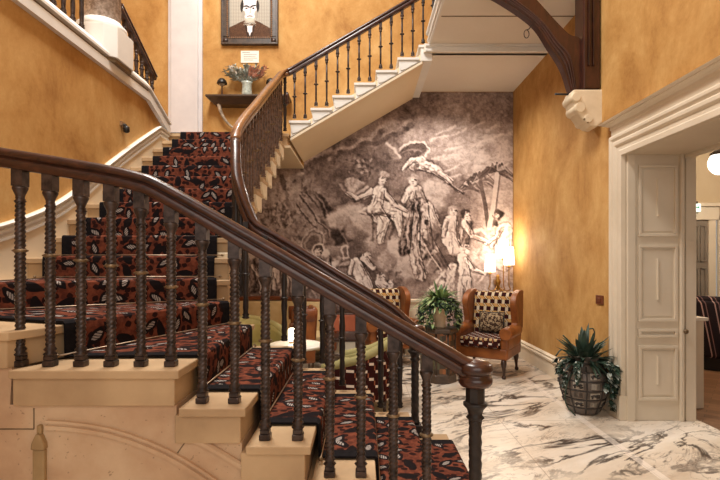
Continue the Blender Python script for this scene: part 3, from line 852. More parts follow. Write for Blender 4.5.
for px in (584, 588.5):
    x = W2(px, 0)[0]; m = MB().tube([(x, YT-.118, W2(0,70)[1]), (x, YT-.118, 6.9)], .014, 8); m.build('bead', M['truss_wood'], tr, world=True)
m = MB().box(-.5, XR-.012, YT-.12, YT+.12, ZG+.16, ZG+.5); m.build('tie_beam', M['truss_wood'], tr, .015, world=True)
# corbel
cb = thing('corbel', 'white carved stone corbel under the dark timber bracket on the amber wall', 'corbel', (2.5, YT, 3.0))
P = [W2(*p) for p in ((569,93),(599,93),(599,124),(592,130),(586,129),(579,124),(573,116),(570,110),(568,104),(567,98))]
m = MB(); m.prism(P, YT-.12, YT+.10, 'y'); m.build('block', M['corbel_stone'], cb, .02, world=True, seg=3)
for (px, py, r) in ((571,101,.055),(575,111,.062),(583,122,.05)):
    x, z = W2(px, py); m = MB().lathe([(r*.8,-.13),(r,-.11),(r,.11),(r*.8,.13)], (0,0,0), 14)
    m.v = [(x+a, YT-.01+c, z+b) for a, b, c in m.v]; m.build('carved_roll', M['corbel_stone'], cb, world=True)
for (px, py) in ((585,119),(588,117.5),(590.5,119.5),(588,121.5)):
    x, z = W2(px, py, YT-.13); m = MB().sphere((x, YT-.125, z), .016, 8, 6); m.build('carved_leaf', M['groove_and_shade'], cb, world=True)
m = MB(); a = spot(555, 94, YT); b = spot(570, 94.5, YT); m.tube([a, b], .011, 8)
tag(m.build('iron_peg', M['black_paint']), 'short black iron peg sticking out left of the corbel top', 'peg')
# ring hook below the brace
hk = thing('ring_hook', 'small iron ring hanging on a hook under the timber brace', 'hook', spot(527, 30, YT))
m = MB(); c = spot(526.5, 34, YT-.02); m.tube([(c[0]+.028*math.sin(2*PI*i/16), c[1], c[2]+.045*math.cos(2*PI*i/16)) for i in range(17)], .005, 5); m.build('ring', M['iron_dark'], hk, world=True)
m = MB().tube([spot(532,25,YT-.02), spot(529,29,YT-.02), spot(526.5,30,YT-.02)], .006, 5); m.build('hook', M['iron_dark'], hk, world=True)

# ------------------------------------------------ small fittings
p = (XR-.004, 5.22, 1.14)
sw = thing('light_switch', 'small square brown light switch on the right amber wall', 'light switch', p)
m = MB().box(XR-.012, XR, 5.14, 5.30, 1.09, 1.19); m.build('plate', M['brown_plastic'], sw, .004, world=True)
m = MB().box(XR-.02, XR-.012, 5.19, 5.25, 1.12, 1.16); m.build('rocker', M['brown_plastic'], sw, .002, world=True)
fx = thing('spotlight', 'little dark bracket fitting on the left amber wall above the moulding', 'spotlight', (XL, 5.30, 3.07))
m = MB().lathe([(.02,-.035),(.034,-.02),(.034,.03),(.02,.04)], (XL+.05, 5.38, 3.035), 12); m.build('head', M['black_paint'], fx, world=True)
m = MB().tube([(XL, 5.38, 3.10), (XL+.05, 5.38, 3.08)], .012, 8); m.build('arm', M['black_paint'], fx, world=True)
m = MB().box(XL, XL+.02, 5.33, 5.43, 3.07, 3.12); m.build('plate', M['brass'], fx, world=True)
m = MB().tube([(3.06, YJ-.03, .89),(3.06, YJ-.034, .89)], .02, 10)
kn = thing('door_knob', 'small dark brass door knob on the cream panelled doorway reveal', 'knob', spot(683, 331, YJ-.05))
c = spot(683.5, 331, YJ-.05); m = MB().lathe([(.026,0),(.026,.008),(.012,.012),(.012,.03),(.022,.036),(.022,.05),(.008,.056)], (0,0,0), 14); m.v = [(c[0]+a, YJ-.045-z, c[2]+b) for a, b, z in m.v]
m.build('knob', M['worn_bronze'], kn, world=True)
fr = thing('picture_frame', 'framed portrait of a stern bald man in a brown coat', 'painting', (-1.93, YB-.03, 5.24))
def FX(px): return (px-362)*YB/480
xa, xb = FX(222), FX(278.5); zb_, zt_ = H+(261-46)*YB/480, H+(261+22)*YB/480
w = .135
m = MB(); 
for q in ((xa,xb,zb_,zb_+w),(xa,xb,zt_-w,zt_),(xa,xa+w,zb_+w,zt_-w),(xb-w,xb,zb_+w,zt_-w)): m.box(q[0],q[1],YB-.055,YB-.002,q[2],q[3])
m.build('frame', M['frame_wood'], fr, .012, world=True)
m = MB(); a = .035
for q in ((xa,xb,zb_,zb_+a),(xa,xb,zt_-a,zt_),(xa,xa+a,zb_+a,zt_-a),(xb-a,xb,zb_+a,zt_-a)): m.box(q[0],q[1],YB-.075,YB-.052,q[2],q[3])
m.build('outer_moulding', M['frame_wood'], fr, .008, world=True)
m = MB(); nx = 22; nz = 30
for i in range(nx):
    x = xa+w*.8+(xb-xa-1.6*w)*i/(nx-1)
    for z in (zb_+w*.86, zt_-w*.86): m.sphere((x, YB-.060, z), .014, 6, 4)
for i in range(nz):
    z = zb_+w*.86+(zt_-zb_-1.72*w)*i/(nz-1)
    for x in (xa+w*.8, xb-w*.8): m.sphere((x, YB-.060, z), .014, 6, 4)
m.build('beading', M['frame_bead'], fr, world=True)
for x in (xa+w*.55, xb-w*.55):
    m = MB().lathe([(.05,0),(.045,.012),(.02,.02),(.008,.026)], (0,0,0), 10); m.v = [(x+p_, YB-.055-r_, zb_+w*.5+q_) for p_, q_, r_ in m.v]; m.build('corner_ornament', M['iron'], fr, world=True)
PORTRAIT = (xa+w, xb-w, zb_+w, zt_-w)
pl = thing('placard', 'small white text placard on the amber wall below the portrait', 'placard', (FX(250), YB-.01, 4.97))
px0, px1, pz0, pz1 = FX(241), FX(259), H+(261-63)*YB/480, H+(261-51)*YB/480
m = MB().box(px0, px1, YB-.012, YB-.001, pz0, pz1); m.build('card', M['paper'], pl, .003, world=True)
m = MB()
for i, (l, r) in enumerate(((.08,.5),(.16,.88),(.16,.82),(.16,.90),(.16,.70))):
    z = pz1-.03-.032*i; m.box(px0+(px1-px0)*l, px0+(px1-px0)*r, YB-.014, YB-.012, z-.006, z+.004)
m.build('text_lines', M['ink'], pl, world=True)
# wall shelf on tusk brackets
YS = YB-.14
zs1, zs0 = H+(261-94.5)*7.94/480, H+(261-104)*8.0/480
x0, x1 = (205-362)*7.92/480, (289-362)*7.92/480
sh = thing('wall_shelf', 'dark wooden wall shelf on curved tusk brackets below the portrait', 'shelf', ((x0+x1)/2, YB, zs0))
m = MB(); m.add([(x0,YB-.30,zs1),(x1,YB-.30,zs1),(x1,YB-.002,zs1),(x0,YB-.002,zs1),(x0,YB-.30,zs1-.03),(x1,YB-.30,zs1-.03),(x1,YB-.002,zs1-.03),(x0,YB-.002,zs1-.03),
                 (x0+.13,YB-.20,zs0),(x1-.13,YB-.20,zs0),(x1-.13,YB-.002,zs0),(x0+.13,YB-.002,zs0)],
    [(0,1,2,3),(0,4,5,1),(1,5,6,2),(3,7,4,0),(4,8,9,5),(5,9,10,6),(7,11,8,4),(8,11,10,9),(2,6,10,11,7,3)])
m.build('shelf_board', M['shelf_wood'], sh, .006, world=True)
for s in (0, 1):
    P = [(219,99),(219.5,107),(221.5,114),(225,120),(230,125),(237,128)]
    pts = []
    for i, (a, b) in enumerate(P):
        q = spot(a if not s else 494-a, b, YB-.16); pts.append((q[0], YB-.20+.17*i/5, q[2]))
    pts = spline(pts, 4); nn = len(pts)
    m = MB().tube(pts, [.036-.022*(i/(nn-1)) for i in range(nn)], 10); m.build('tusk_bracket', M['tusk'], sh, world=True)
for px, lab in ((222,'left mushroom lamp with black shade on the dark wall shelf'),(271,'right mushroom lamp with black shade on the dark wall shelf by the handrail')):
    x = (px-362)*YS/480
    lp = thing('shelf_lamp', lab, 'lamp', (x, YS, zs1), 0, 'pair of lamps on the wall shelf')
    m = MB().lathe([(.05,0),(.05,.012),(.012,.02),(.010,.20)], (x,YS,zs1), 12); m.build('stem', M['iron_dark'], lp, world=True)
    m = MB().lathe([(.082,.225),(.086,.235),(.075,.275),(.045,.310),(.012,.322)], (x,YS,zs1), 16, caps=True); m.build('lamp_shade', M['black_paint'], lp, world=True)
    m = MB().lathe([(.02,.19),(.045,.205),(.05,.225)], (x,YS,zs1), 12); m.build('diffuser', M['tusk'], lp, world=True)
vx = (247-362)*YS/480
vs_ = thing('vase', 'mottled grey glass vase in the middle of the dark wall shelf', 'vase', (vx, YS, zs1))
m = MB().lathe([(.07,0),(.085,.01),(.09,.06),(.082,.13),(.078,.17),(.084,.22),(.094,.25),(.09,.25),(.075,.22),(.06,.17)], (vx,YS,zs1), 18); m.build('body', M['vase_glass'], vs_, world=True)
bq = thing('dried_flowers', 'bunch of dried grey leaves and rusty pink flowers in the glass vase', 'flowers', (vx, YS, zs1+.2))
rnd = random.Random(3)
ms, mg, mr, mw = MB(), MB(), MB(), MB()
for i in range(90):
    a = rnd.uniform(-1.15, 1.15); b = rnd.uniform(-.35, .25); Lg = rnd.uniform(.18, .44)
    d = Vector((math.sin(a), b-.1, max(.15, math.cos(a)))).normalized()
    p0 = Vector((vx+.04*d.x, YS, zs1+.22)); p1 = p0+d*Lg*(.92 if abs(a) > .7 else .8)
    ms.tube([p0, (p0+p1)/2+Vector((0,0,.02)), p1], .0035, 4)
    tgt = mr if (a > .1 and rnd.random() < .75) else (mg if rnd.random() < .82 else mw)
    for j in range(7):
        q = p0+(p1-p0)*rnd.uniform(.55, 1.02); dd = (d+Vector((rnd.uniform(-1,1), rnd.uniform(-1,1), rnd.uniform(-.6,.9)))*.8).normalized()
        tgt.leaf(q, dd, rnd.uniform(.05,.095), .020, .2)
ms.build('stems', M['leaf_grey'], bq, world=True); mg.build('grey_leaves', M['leaf_grey'], bq, world=True)
mr.build('rust_flowers', M['petal_rust'], bq, world=True); mw.build('white_flowers', M['petal_white'], bq, world=True)

# ------------------------------------------------ seating
def arc_pts(cx, cy, r, a0, a1, n): return [(cx+r*math.cos(a0+(a1-a0)*i/n), cy+r*math.sin(a0+(a1-a0)*i/n)) for i in range(n+1)]
def wing_chair(label, loc, rz, group):
    t = thing('wingback_armchair', label, 'armchair', loc, rz, group)
    m = MB().box(-.37,.37,-.34,.34,.25,.40); m.build('seat_frame', M['leather'], t, .03, seg=3)
    m = MB().box(-.27,.27,-.39,.24,.40,.53); m.uv = 'box'; m.build('seat_cushion', M['chip_weave'], t, .035, seg=3)
    m = MB()
    for i in range(8): m.box(-.255+.066*i, -.222+.066*i, -.394, -.36, .500, .534)
    m.build('piping', M['cream_fabric'], t, .008)
    m = MB(); P = [(.20,.40),(.36,.38),(.45,1.06),(.42,1.115),(.36,1.12),(.30,1.06)]
    m.prism(P, -.30, .30, 'x'); m.uv = 'box'; m.build('backrest', M['block_weave'], t, .03, seg=3)
    m = MB(); m.prism([(.365,.25),(.395,.25),(.485,1.07),(.45,1.11)], -.36, .36, 'x'); m.build('outer_back', M['leather'], t, .02)
    for s in (-1, 1):
        m = MB(); W_ = spline([(.42,.60,0),(.06,.60,0),(.10,.70,0),(.06,.84,0),(.02,.96,0),(.06,1.06,0),(.20,1.13,0),(.36,1.15,0),(.46,1.13,0)], 4)
        m.prism([(p.x, p.y) for p in W_], s*.30, s*.385, 'x'); m.build('wing', M['leather'], t, .03, seg=3)
        m = MB().box(min(s*.27,s*.38), max(s*.27,s*.38), -.34, .34, .38, .60)
        m.build('arm', M['leather'], t, .03, seg=3)
        m = MB().lathe([(.074,-.37),(.084,-.36),(.084,.20),(.06,.24)], (0,0,0), 16); m.v = [(s*.345+a, c, .60+b) for a, b, c in m.v]
        m.build('arm_roll', M['leather'], t)
        for y in (-.29, .32):
            m = MB(); rr = [.034,.040,.026,.020,.018,.030,.022]
            zz = [.26,.20,.14,.09,.05,.025,.0]
            oy = [0,-.02,-.012,0,.0,-.012,-.012] if y < 0 else [0,.005,.01,.02,.03,.035,.04]
            m.tube([(s*.31, y+o_, z) for o_, z in zip(oy, zz)], rr, 9); m.build('leg', M['chair_leg_wood'], t)
    return t
wing_chair('orange leather wingback armchair with patterned back and brocade cushion right of the plant', (1.77, 6.76, 0), -32, 'wingback armchairs by the mural')
wing_chair('orange leather wingback armchair half hidden behind the handrail against the mural', (.40, 7.42, 0), 14, 'wingback armchairs by the mural')
cu = MB(); 
def pillow(u, v):
    a = (u-.5)*2; b = (v-.5)*2
    return (a, b)
m = MB()
for sgn in (1, -1):
    m.grid(lambda u, v, sgn=sgn: ((u-.5)*.36*(1-.06*(1-abs(2*v-1))), sgn*.065*max(0, (1-(2*u-1)**4)*(1-(2*v-1)**4))**.6, (v-.5)*.29*(1-.06*(1-abs(2*u-1)))), 13, 11)
k = math.radians(-32)
pc = thing('cushion', 'dark brocade cushion leaning on the back of the right wingback armchair', 'cushion', (1.8, 6.78, .69), -32)
pc.location = (1.80-(.10)*math.sin(k), 6.78+(.10)*math.cos(k), .69); pc.rotation_euler = (math.radians(-10), 0, k)
m.build('cover', M['brocade'], pc)
m = MB().tube([(.175*a, 0, .14*b) for a, b in ((-1,-1),(0,-.95),(1,-1),(.95,0),(1,1),(0,.95),(-1,1),(-.95,0),(-1,-1))], .012, 6); m.build('piping', M['black_paint'], pc)
def tub_chair(label, loc, rz, group, outer='chip_weave', inner='green_velvet', drop=.20):
    t = thing('tub_chair', label, 'armchair', loc, rz, group)
    N = 26; A = math.radians(118)
    def h(a): return .80-drop*max(0, (abs(a)/A))**1.3
    def pt(a, r): 
        # straight arms running forward past the half circle
        if abs(a) <= PI/2: return (r*math.sin(a), r*math.cos(a))
        s = 1 if a > 0 else -1
        return (s*r, -(abs(a)-PI/2)*.72)
    aa = [-A+2*A*i/N for i in range(N+1)]
    m = MB(); uv = []
    for j in range(6):
        for a in aa:
            r = .40+.012*j/5; x, y = pt(a, r); z = .16+(h(a)-.17)*j/5
            m.v.append((x, y, z)); uv.append((a*.41, z))
    for j in range(5):
        for i in range(N): m.f.append((j*(N+1)+i, j*(N+1)+i+1, (j+1)*(N+1)+i+1, (j+1)*(N+1)+i)); m.m.append(0); m.s.append(True)
    m.uv = uv; o = m.build('outer_shell', M[outer], t)
    sm = o.modifiers.new('Solidify', 'SOLIDIFY'); sm.thickness = .012
    m = MB()
    for j in range(6):
        for a in aa:
            r = .315-.02*(1-j/5); x, y = pt(a, r); m.v.append((x, y, .40+(h(a)-.42)*j/5))
    for j in range(5):
        for i in range(N): m.f.append((j*(N+1)+i, j*(N+1)+i+1, (j+1)*(N+1)+i+1, (j+1)*(N+1)+i)); m.m.append(0); m.s.append(True)
    o = m.build('lining', M[inner], t); sm = o.modifiers.new('Solidify', 'SOLIDIFY'); sm.thickness = .012
    fr_ = [(*pt(a, .366), h(a)-.02) for a in aa]
    m = MB().tube(fr_, .052, 12); m.build('rim', M[inner], t)
    for s in (-1, 1):
        x, y = pt(s*A, .36); m = MB().box(x-.045, x+.045, y-.012, y+.012, .18, h(A)-.02); m.build('arm_front', M[inner], t, .01)
    m = MB(); m.prism([pt(a, .30) for a in aa], .30, .46, 'z'); m.build('seat', M[inner], t, .03, seg=3)
    m = MB(); m.prism([pt(a, .36) for a in aa], .17, .30, 'z'); m.build('seat_base', M[inner], t)
    for x, y in ((-.30,-.24),(.30,-.24),(-.22,.26),(.22,.26)):
        m = MB().lathe([(.014,0),(.024,.18)], (x,y,0), 8); m.build('leg', M['chair_leg_wood'], t)
    return t
tub_chair('low green velvet tub chair with maroon chip patterned back closest to the stairs', (.03, 5.16, 0), -104, 'green tub chairs', drop=.32)
tub_chair('green velvet tub chair facing the round white table from its left side', (-1.36, 6.25, 0), 34, 'green tub chairs', 'pale_velvet', 'pale_velvet', .24)
# long cream settee with a tan wooden top rail under the mural
st_ = thing('settee', 'cream settee with brown top rail against the mural behind the stairs', 'sofa', (-1.62, 7.70, 0))
m = MB().box(-1.15,1.15,-.35,.35,.18,.42); m.build('seat', M['cream_fabric'], st_, .04, seg=3)
m = MB(); m.prism([(.20,.40),(.33,.40),(.40,.90),(.30,.90)], -1.15, 1.15, 'x'); m.build('backrest', M['cream_fabric'], st_, .03, seg=3)
m = MB(); m.sweep([(-.06,-.03),(.06,-.03),(.06,.03),(-.06,.03)], [(x, .36, .915+.03*math.cos(x*2.7)) for x in [-1.2+.1*i for i in range(25)]], (0,0,1)); m.build('top_rail', M['leather_dark'], st_, .015)
m = MB()
for x in (-1.18, 1.18):
    m = MB().box(x-.05, x+.05, -.35, .38, .18, .64); m.build('arm', M['leather_dark'], st_, .03, seg=3)
for x in (-1.1, 1.1):
    for y in (-.28, .28): m = MB().lathe([(.018,0),(.03,.18)], (x,y,0), 8); m.build('leg', M['chair_leg_wood'], st_)
# tan leather armchair with rolled top, seen side-on
lc = thing('leather_armchair', 'tan leather armchair with rolled arm behind the glowing table lamp', 'armchair', (-.84, 6.75, 0), -75); lc.scale = (.62, .44, 1.02)
m = MB().box(-.36,.36,-.36,.34,.16,.42); m.build('seat', M['leather'], lc, .05, seg=3)
m = MB(); m.prism([(.14,.36),(.36,.36),(.44,.90),(.26,.92)], -.34, .34, 'x'); m.build('backrest', M['leather'], lc, .06, seg=3)
for s in (-1, 1):
    m = MB().box(min(s*.27,s*.40), max(s*.27,s*.40), -.36, .34, .16, .66); m.build('arm', M['leather'], lc, .04, seg=3)
    m = MB().lathe([(.085,-.38),(.10,-.37),(.10,.30),(.07,.36)], (0,0,0), 16); m.v = [(s*.35+a, c, .80+b*.95) for a, b, c in m.v]; m.build('arm_roll', M['leather_dark'], lc)
    m = MB(); m.prism([(-.30,.60),(.34,.60),(.40,.88),(.1,.86),(-.34,.82)], s*.29, s*.40, 'x'); m.build('wing', M['leather'], lc, .04, seg=3)
    for y in (-.28, .28): m = MB().lathe([(.018,0),(.028,.16)], (s*.30,y,0), 8); m.build('leg', M['chair_leg_wood'], lc)
# dark framed chair with terracotta back
X0 = -.29; Y0 = 6.75
dc = thing('side_chair', 'dark framed side chair with a terracotta leather back panel beneath the handrail', 'chair', (X0, Y0, 0), 4)
m = MB().box(-.20,.20,-.02,.04,.57,.81); m.build('back_panel', M['terracotta_leather'], dc, .02, seg=3)
m = MB().box(-.25,.25,-.03,.03,.83,.87); m.box(-.24,.24,-.02,.02,.86,.885); m.build('top_rail', M['chair_leg_wood'], dc, .008)
for x in (-.24, .24):
    m = MB().box(x-.02, x+.02, -.025, .025, 0, .86); m.build('leg', M['chair_leg_wood'], dc, .005)
    m = MB().box(x-.02, x+.02, .40, .45, 0, .44); m.build('leg', M['chair_leg_wood'], dc, .005)
m = MB().box(-.24,.24,-.02,.45,.42,.48); m.build('seat', M['chair_leg_wood'], dc, .02)
m = MB().tube([(-.24,0,.24),(.24,0,.24)], .012, 8); m.build('stretcher', M['chair_leg_wood'], dc)
# round white table with cordless lamp
tb = thing('round_table', 'small round white table between the tub chairs holding a glowing lamp', 'table', (-.78, 5.66, 0))
m = MB().lathe([(.30,.545),(.325,.555),(.325,.575),(.31,.585)], (0,0,0), 36); m.build('table_top', M['table_white'], tb)
m = MB().lathe([(.20,0),(.20,.015),(.05,.04),(.032,.10),(.030,.48),(.06,.545)], (0,0,0), 16); m.build('pedestal', M['chair_leg_wood'], tb)
tl = thing('table_lamp', 'small square glowing table lamp on the round white table', 'lamp', (-.82, 5.74, .585))
m = MB().box(-.045,.045,-.045,.045,.0,.02); m.build('base', M['brass'], tl, .004)
m = MB().box(-.056,.056,-.056,.056,.025,.17); m.build('shade', M['lamp_lit'], tl, .012, seg=3)
# carved side table with potted plant
cx, cy = 1.02, 6.28
cb2 = thing('drum_table', 'carved eight sided wooden drum table with inlaid squares under the leafy plant', 'side table', (cx, cy, 0), 22)
m = MB().lathe([(.20,.10),(.195,.12),(.195,.62),(.20,.64)], (0,0,0), 8, smooth=False); m.build('body', M['inlay'], cb2, .004)
m = MB().lathe([(.235,.64),(.245,.655),(.245,.69),(.235,.70)], (0,0,0), 8, smooth=False); m.build('top', M['shelf_wood'], cb2, .004)
m = MB().lathe([(.215,0),(.215,.10),(.20,.12)], (0,0,0), 8, smooth=False); m.build('plinth', M['shelf_wood'], cb2, .004)
for i in range(8):
    a = 2*PI*i/8; m = MB().tube([(.20*math.cos(a), .20*math.sin(a), .11),(.20*math.cos(a), .20*math.sin(a), .64)], .012, 6); m.build('corner_rib', M['shelf_wood'], cb2)
pp = thing('potted_fern', 'bushy green plant trailing from a pale clay pot on the drum table', 'potted plant', (cx, cy, .70))
m = MB().lathe([(.075,0),(.08,.01),(.066,.05),(.095,.17),(.115,.33),(.13,.35),(.125,.365),(.11,.36),(.10,.34)], (0,0,0), 20); m.build('pot', M['pot_clay'], pp)
rnd = random.Random(11); g1, g2, g3 = MB(), MB(), MB()
for i in range(120):
    a = rnd.uniform(0, 2*PI); e = rnd.uniform(.15, 1.4); d = Vector((math.cos(a)*math.cos(e), math.sin(a)*math.cos(e), math.sin(e)))
    g1.leaf((.04*math.cos(a), .04*math.sin(a), .34), d, rnd.uniform(.24,.40), rnd.uniform(.016,.028), rnd.uniform(.2,.7), mat=(0 if rnd.random() < .62 else 1))
for i in range(46):
    a = 2*PI*i/46+rnd.uniform(-.1,.1); r0 = .10; Ld = rnd.uniform(.28,.44)
    if math.sin(a) < -.85 : Ld *= .35
    pts = [(r0*math.cos(a), r0*math.sin(a), .35)]
    for k in range(1, 7):
        r = r0+.15*min(1, k/3)+.02*rnd.uniform(-1,1); pts.append((r*math.cos(a), r*math.sin(a), max(.02, .37-Ld*(k/6)**1.4+.03*(k==1))))
    g3.tube(pts, .003, 4)
    for k in range(16):
        t_ = rnd.uniform(.1, 1)*6; i0 = min(5, int(t_)); q = Vector(pts[i0]).lerp(Vector(pts[i0+1]), t_-i0)
        d = Vector((math.cos(a)+rnd.uniform(-.9,.9), math.sin(a)+rnd.uniform(-.9,.9), rnd.uniform(-.8,.4)))
        g3.leaf(q, d, rnd.uniform(.045,.075), .019, .3, n=4, mat=rnd.choice((0,0,0,1,2)))
g1.build('foliage', [M['leaf_mid'], M['leaf_pale']], pp); g3.build('trailing_vines', [M['leaf_dark'], M['leaf_mid'], M['leaf_pale']], pp)
# cream radiator cover on the mural wall
rc = thing('radiator_cover', 'low cream panelled cabinet against the mural behind the leafy plant', 'cabinet', (1.0, YB-.14, 0))
m = MB().box(-.28,.28,-.10,.10,.0,.86); m.build('body', M['cream_paint'], rc, .006)
m = MB().box(-.32,.32,-.13,.10,.88,.92); m.box(-.30,.30,-.12,.10,.86,.88); m.build('top', M['cream_paint'], rc, .006)
m = MB()
for z in (.70, .48, .26): m.box(-.27,.27,-.112,-.10,z-.09,z+.08)
m.build('panel', M['cream_paint'], rc, .006)
# wall light with three lit shades
sc_ = thing('wall_light', 'brass wall light with three glowing white shades beside the right corner of the mural', 'wall light', (2.20, YB-.12, 1.30))
bx, by, bz = 2.28, YB-.16, 1.20
m = MB().lathe([(.01,-.13),(.03,-.10),(.02,-.06),(.045,-.02),(.05,.03),(.025,.07),(.035,.10),(.012,.14)], (bx,by,bz), 14); m.build('centre_stem', M['gilt'], sc_, world=True)
m = MB().box(bx-.03,bx+.03,by,YB,bz-.04,bz+.04); m.build('wall_plate', M['gilt'], sc_, .01, world=True)
for (px, py, dy) in ((490,263,-.20),(503.5,249,-.10),(509,256,-.30)):
    Y = YB-.12+dy; c = spot(px, py, Y)
    m = MB().lathe([(.088,-.145),(.07,.145)], c, 18); m.build('lamp_shade', M['shade_lit'], sc_, world=True)
    pts = spline([(bx, by, bz-.04), ((bx+c[0])/2, (by+c[1])/2, bz-.13), (c[0]-.02*(1 if c[0] < bx else -1), c[1], bz-.10), (c[0], c[1], bz-.02), (c[0], c[1], c[2]-.145)], 5)
    m = MB().tube(pts, .009, 7); m.build('arm', M['gilt'], sc_, world=True)
    m = MB().lathe([(.02,-.19),(.04,-.175),(.02,-.165),(.015,-.13)], c, 10); m.build('candle_cup', M['gilt'], sc_, world=True)
    ld = bpy.data.lights.new('wall_light_bulb', 'POINT'); ld.energy = 5; ld.color = (1, .82, .60); ld.shadow_soft_size = .09
    lo_ = bpy.data.objects.new('wall_light_bulb', ld); COL.objects.link(lo_); lo_.location = (c[0], c[1]-.02, c[2]+.21)

# ------------------------------------------------ urn with succulents
ux, uy = 2.30, 4.98
un = thing('potted_succulent', 'spiky succulent and trailing vines in a dark carved clay urn beside the doorway', 'potted plant', (ux, uy, 0))
prof = [(.12,0),(.14,.01),(.18,.10),(.222,.22),(.236,.31),(.222,.41),(.165,.50),(.14,.54),(.15,.575),(.16,.585),(.145,.59),(.125,.565)]
pp_ = [(p.x, p.y) for p in spline([(a, b, 0) for a, b in prof], 3)]
m = MB().lathe(pp_, (0,0,0), 32); m.build('urn', M['urn_clay'], un)
def rad(z):
    for (r0, z0), (r1, z1) in zip(pp_[:-1], pp_[1:]):
        if z0 <= z <= z1 and z1 > z0: return r0+(r1-r0)*(z-z0)/(z1-z0)
    return .15
for z in (.08, .17, .265, .36, .445, .515):
    m = MB(); r = rad(z); m.tube([(r*math.cos(2*PI*i/32), r*math.sin(2*PI*i/32), z) for i in range(33)], .008, 6); m.build('band', M['urn_band'], un)
NSEG = 9
for i in range(NSEG):
    a = 2*PI*i/NSEG+.22
    m = MB().tube([((rad(z)+.001)*math.cos(a), (rad(z)+.001)*math.sin(a), z) for z in [.02+.025*k for k in range(20)]], .007, 6); m.build('rib', M['urn_band'], un)
rnd = random.Random(5)
for r_i, (z0, z1) in enumerate(((.09,.16),(.18,.255),(.275,.355),(.375,.45))):
    for i in range(NSEG):
        a = 2*PI*(i+.5)/NSEG+.22; zc = (z0+z1)/2
        def Q(u, v, d=.004):
            z = zc+v*(z1-z0)*.36; aa = a+u*.22; r = rad(z)+d
            return (r*math.cos(aa), r*math.sin(aa), z)
        mot = MB(); hat = MB()
        if (i+r_i) % 2:
            for st in ([(-.8,-.1),(-.3,.35),(.1,.2),(.55,.5),(.8,.3)],[(-.5,.1),(-.55,-.8)],[(.3,.2),(.45,-.8)],[(-.2,.1),(.2,.0)],[(.6,-.7),(.85,-.2)]):
                mot.tube([Q(*p, .009) for p in st], .009, 5, 1)
            mot.grid(lambda u, v: Q((u-.5)*1.9, (v-.5)*2.3, .003), 6, 6); mot.build('carved_figure', [M['urn_motif'], M['urn_band']], un)
        else:
            for j in range(5): hat.tube([Q(-.8,-.8+.4*j), Q(0,-.8+.4*j,.005), Q(.8,-.8+.4*j)], .004, 4)
            hat.tube([Q(0,-.9), Q(0,0,.006), Q(0,.9)], .005, 4); hat.build('carved_hatching', M['urn_motif' if i % 3 == 0 else 'urn_clay'], un)
g1, g2, g3 = MB(), MB(), MB()
for i in range(46):
    a = rnd.uniform(0, 2*PI); e = rnd.uniform(.35, 1.45); d = Vector((math.cos(a)*math.cos(e), math.sin(a)*math.cos(e), math.sin(e)))
    g1.leaf((.05*math.cos(a), .05*math.sin(a), .52), d, rnd.uniform(.26,.44)*(.75+.25*math.sin(e)), rnd.uniform(.024,.034), rnd.uniform(.0,.35), fold=.5)
for i in range(60):
    a = rnd.uniform(0, 2*PI); e = rnd.uniform(-.2, .7); d = Vector((math.cos(a)*math.cos(e), math.sin(a)*math.cos(e), math.sin(e)))
    g1.leaf((.10*math.cos(a), .10*math.sin(a), .54), d, rnd.uniform(.14,.24), rnd.uniform(.014,.024), rnd.uniform(.1,.8))
def vine(tgt, a, Ld, r1=.20, nl=34, out=.06):
    pts = [(.12*math.cos(a), .12*math.sin(a), .55)]
    for k in range(1, 8):
        r = .12+(r1-.12)*min(1, k/2.2)+out*math.sin(k*.7)+rnd.uniform(-.01,.01); b = a+rnd.uniform(-.06,.06)
        pts.append((r*math.cos(b), r*math.sin(b), .57-Ld*(k/7)**1.25))
    tgt.tube(pts, .004, 5)
    for k in range(nl):
        t_ = rnd.uniform(.1, 1)*7; i0 = min(6, int(t_)); q = Vector(pts[i0]).lerp(Vector(pts[i0+1]), t_-i0)
        d = Vector((math.cos(a)+rnd.uniform(-1,1), math.sin(a)+rnd.uniform(-1,1), rnd.uniform(-.8,.5)))
        (tgt if rnd.random() < .8 else g2).leaf(q, d, rnd.uniform(.04,.065), .017, .3, n=4)
for a_, Ld in ((-2.75,.26),(-2.2,.2),(-.95,.44),(-.8,.50),(-.62,.46),(-.42,.48),(-.2,.42),(0.05,.36),(.5,.3),(1.2,.3),(2.2,.3),(-1.15,.30),(-.70,.34),(-.5,.30),(-.35,.5),(-.1,.52),(-.55,.52),(-.9,.2),(-.3,.3)): vine(g3, a_, Ld, .30 if abs(a_+.5) < .6 else .275, 60, .03)
for pts in ([(-.08,-.06,.54),(-.20,-.10,.57),(-.29,-.12,.52),(-.30,-.12,.44),(-.25,-.12,.40)],[(-.10,-.05,.55),(-.26,-.10,.66),(-.34,-.12,.60)],[(-.10,-.1,.5),(-.22,-.14,.36),(-.26,-.16,.2),(-.24,-.17,.10),(-.17,-.19,.02)],[(-.06,.0,.55),(-.16,-.04,.72),(-.24,-.06,.80)],[(.05,.0,.6),(.10,-.02,.78),(.09,-.02,.86),(.05,-.02,.86)]):
    g3.tube(spline(pts, 5), .007, 6)
g1.build('spiky_leaves', M['leaf_dark'], un); g2.build('small_leaves', M['leaf_grey'], un); g3.build('trailing_vines', M['leaf_dark'], un)

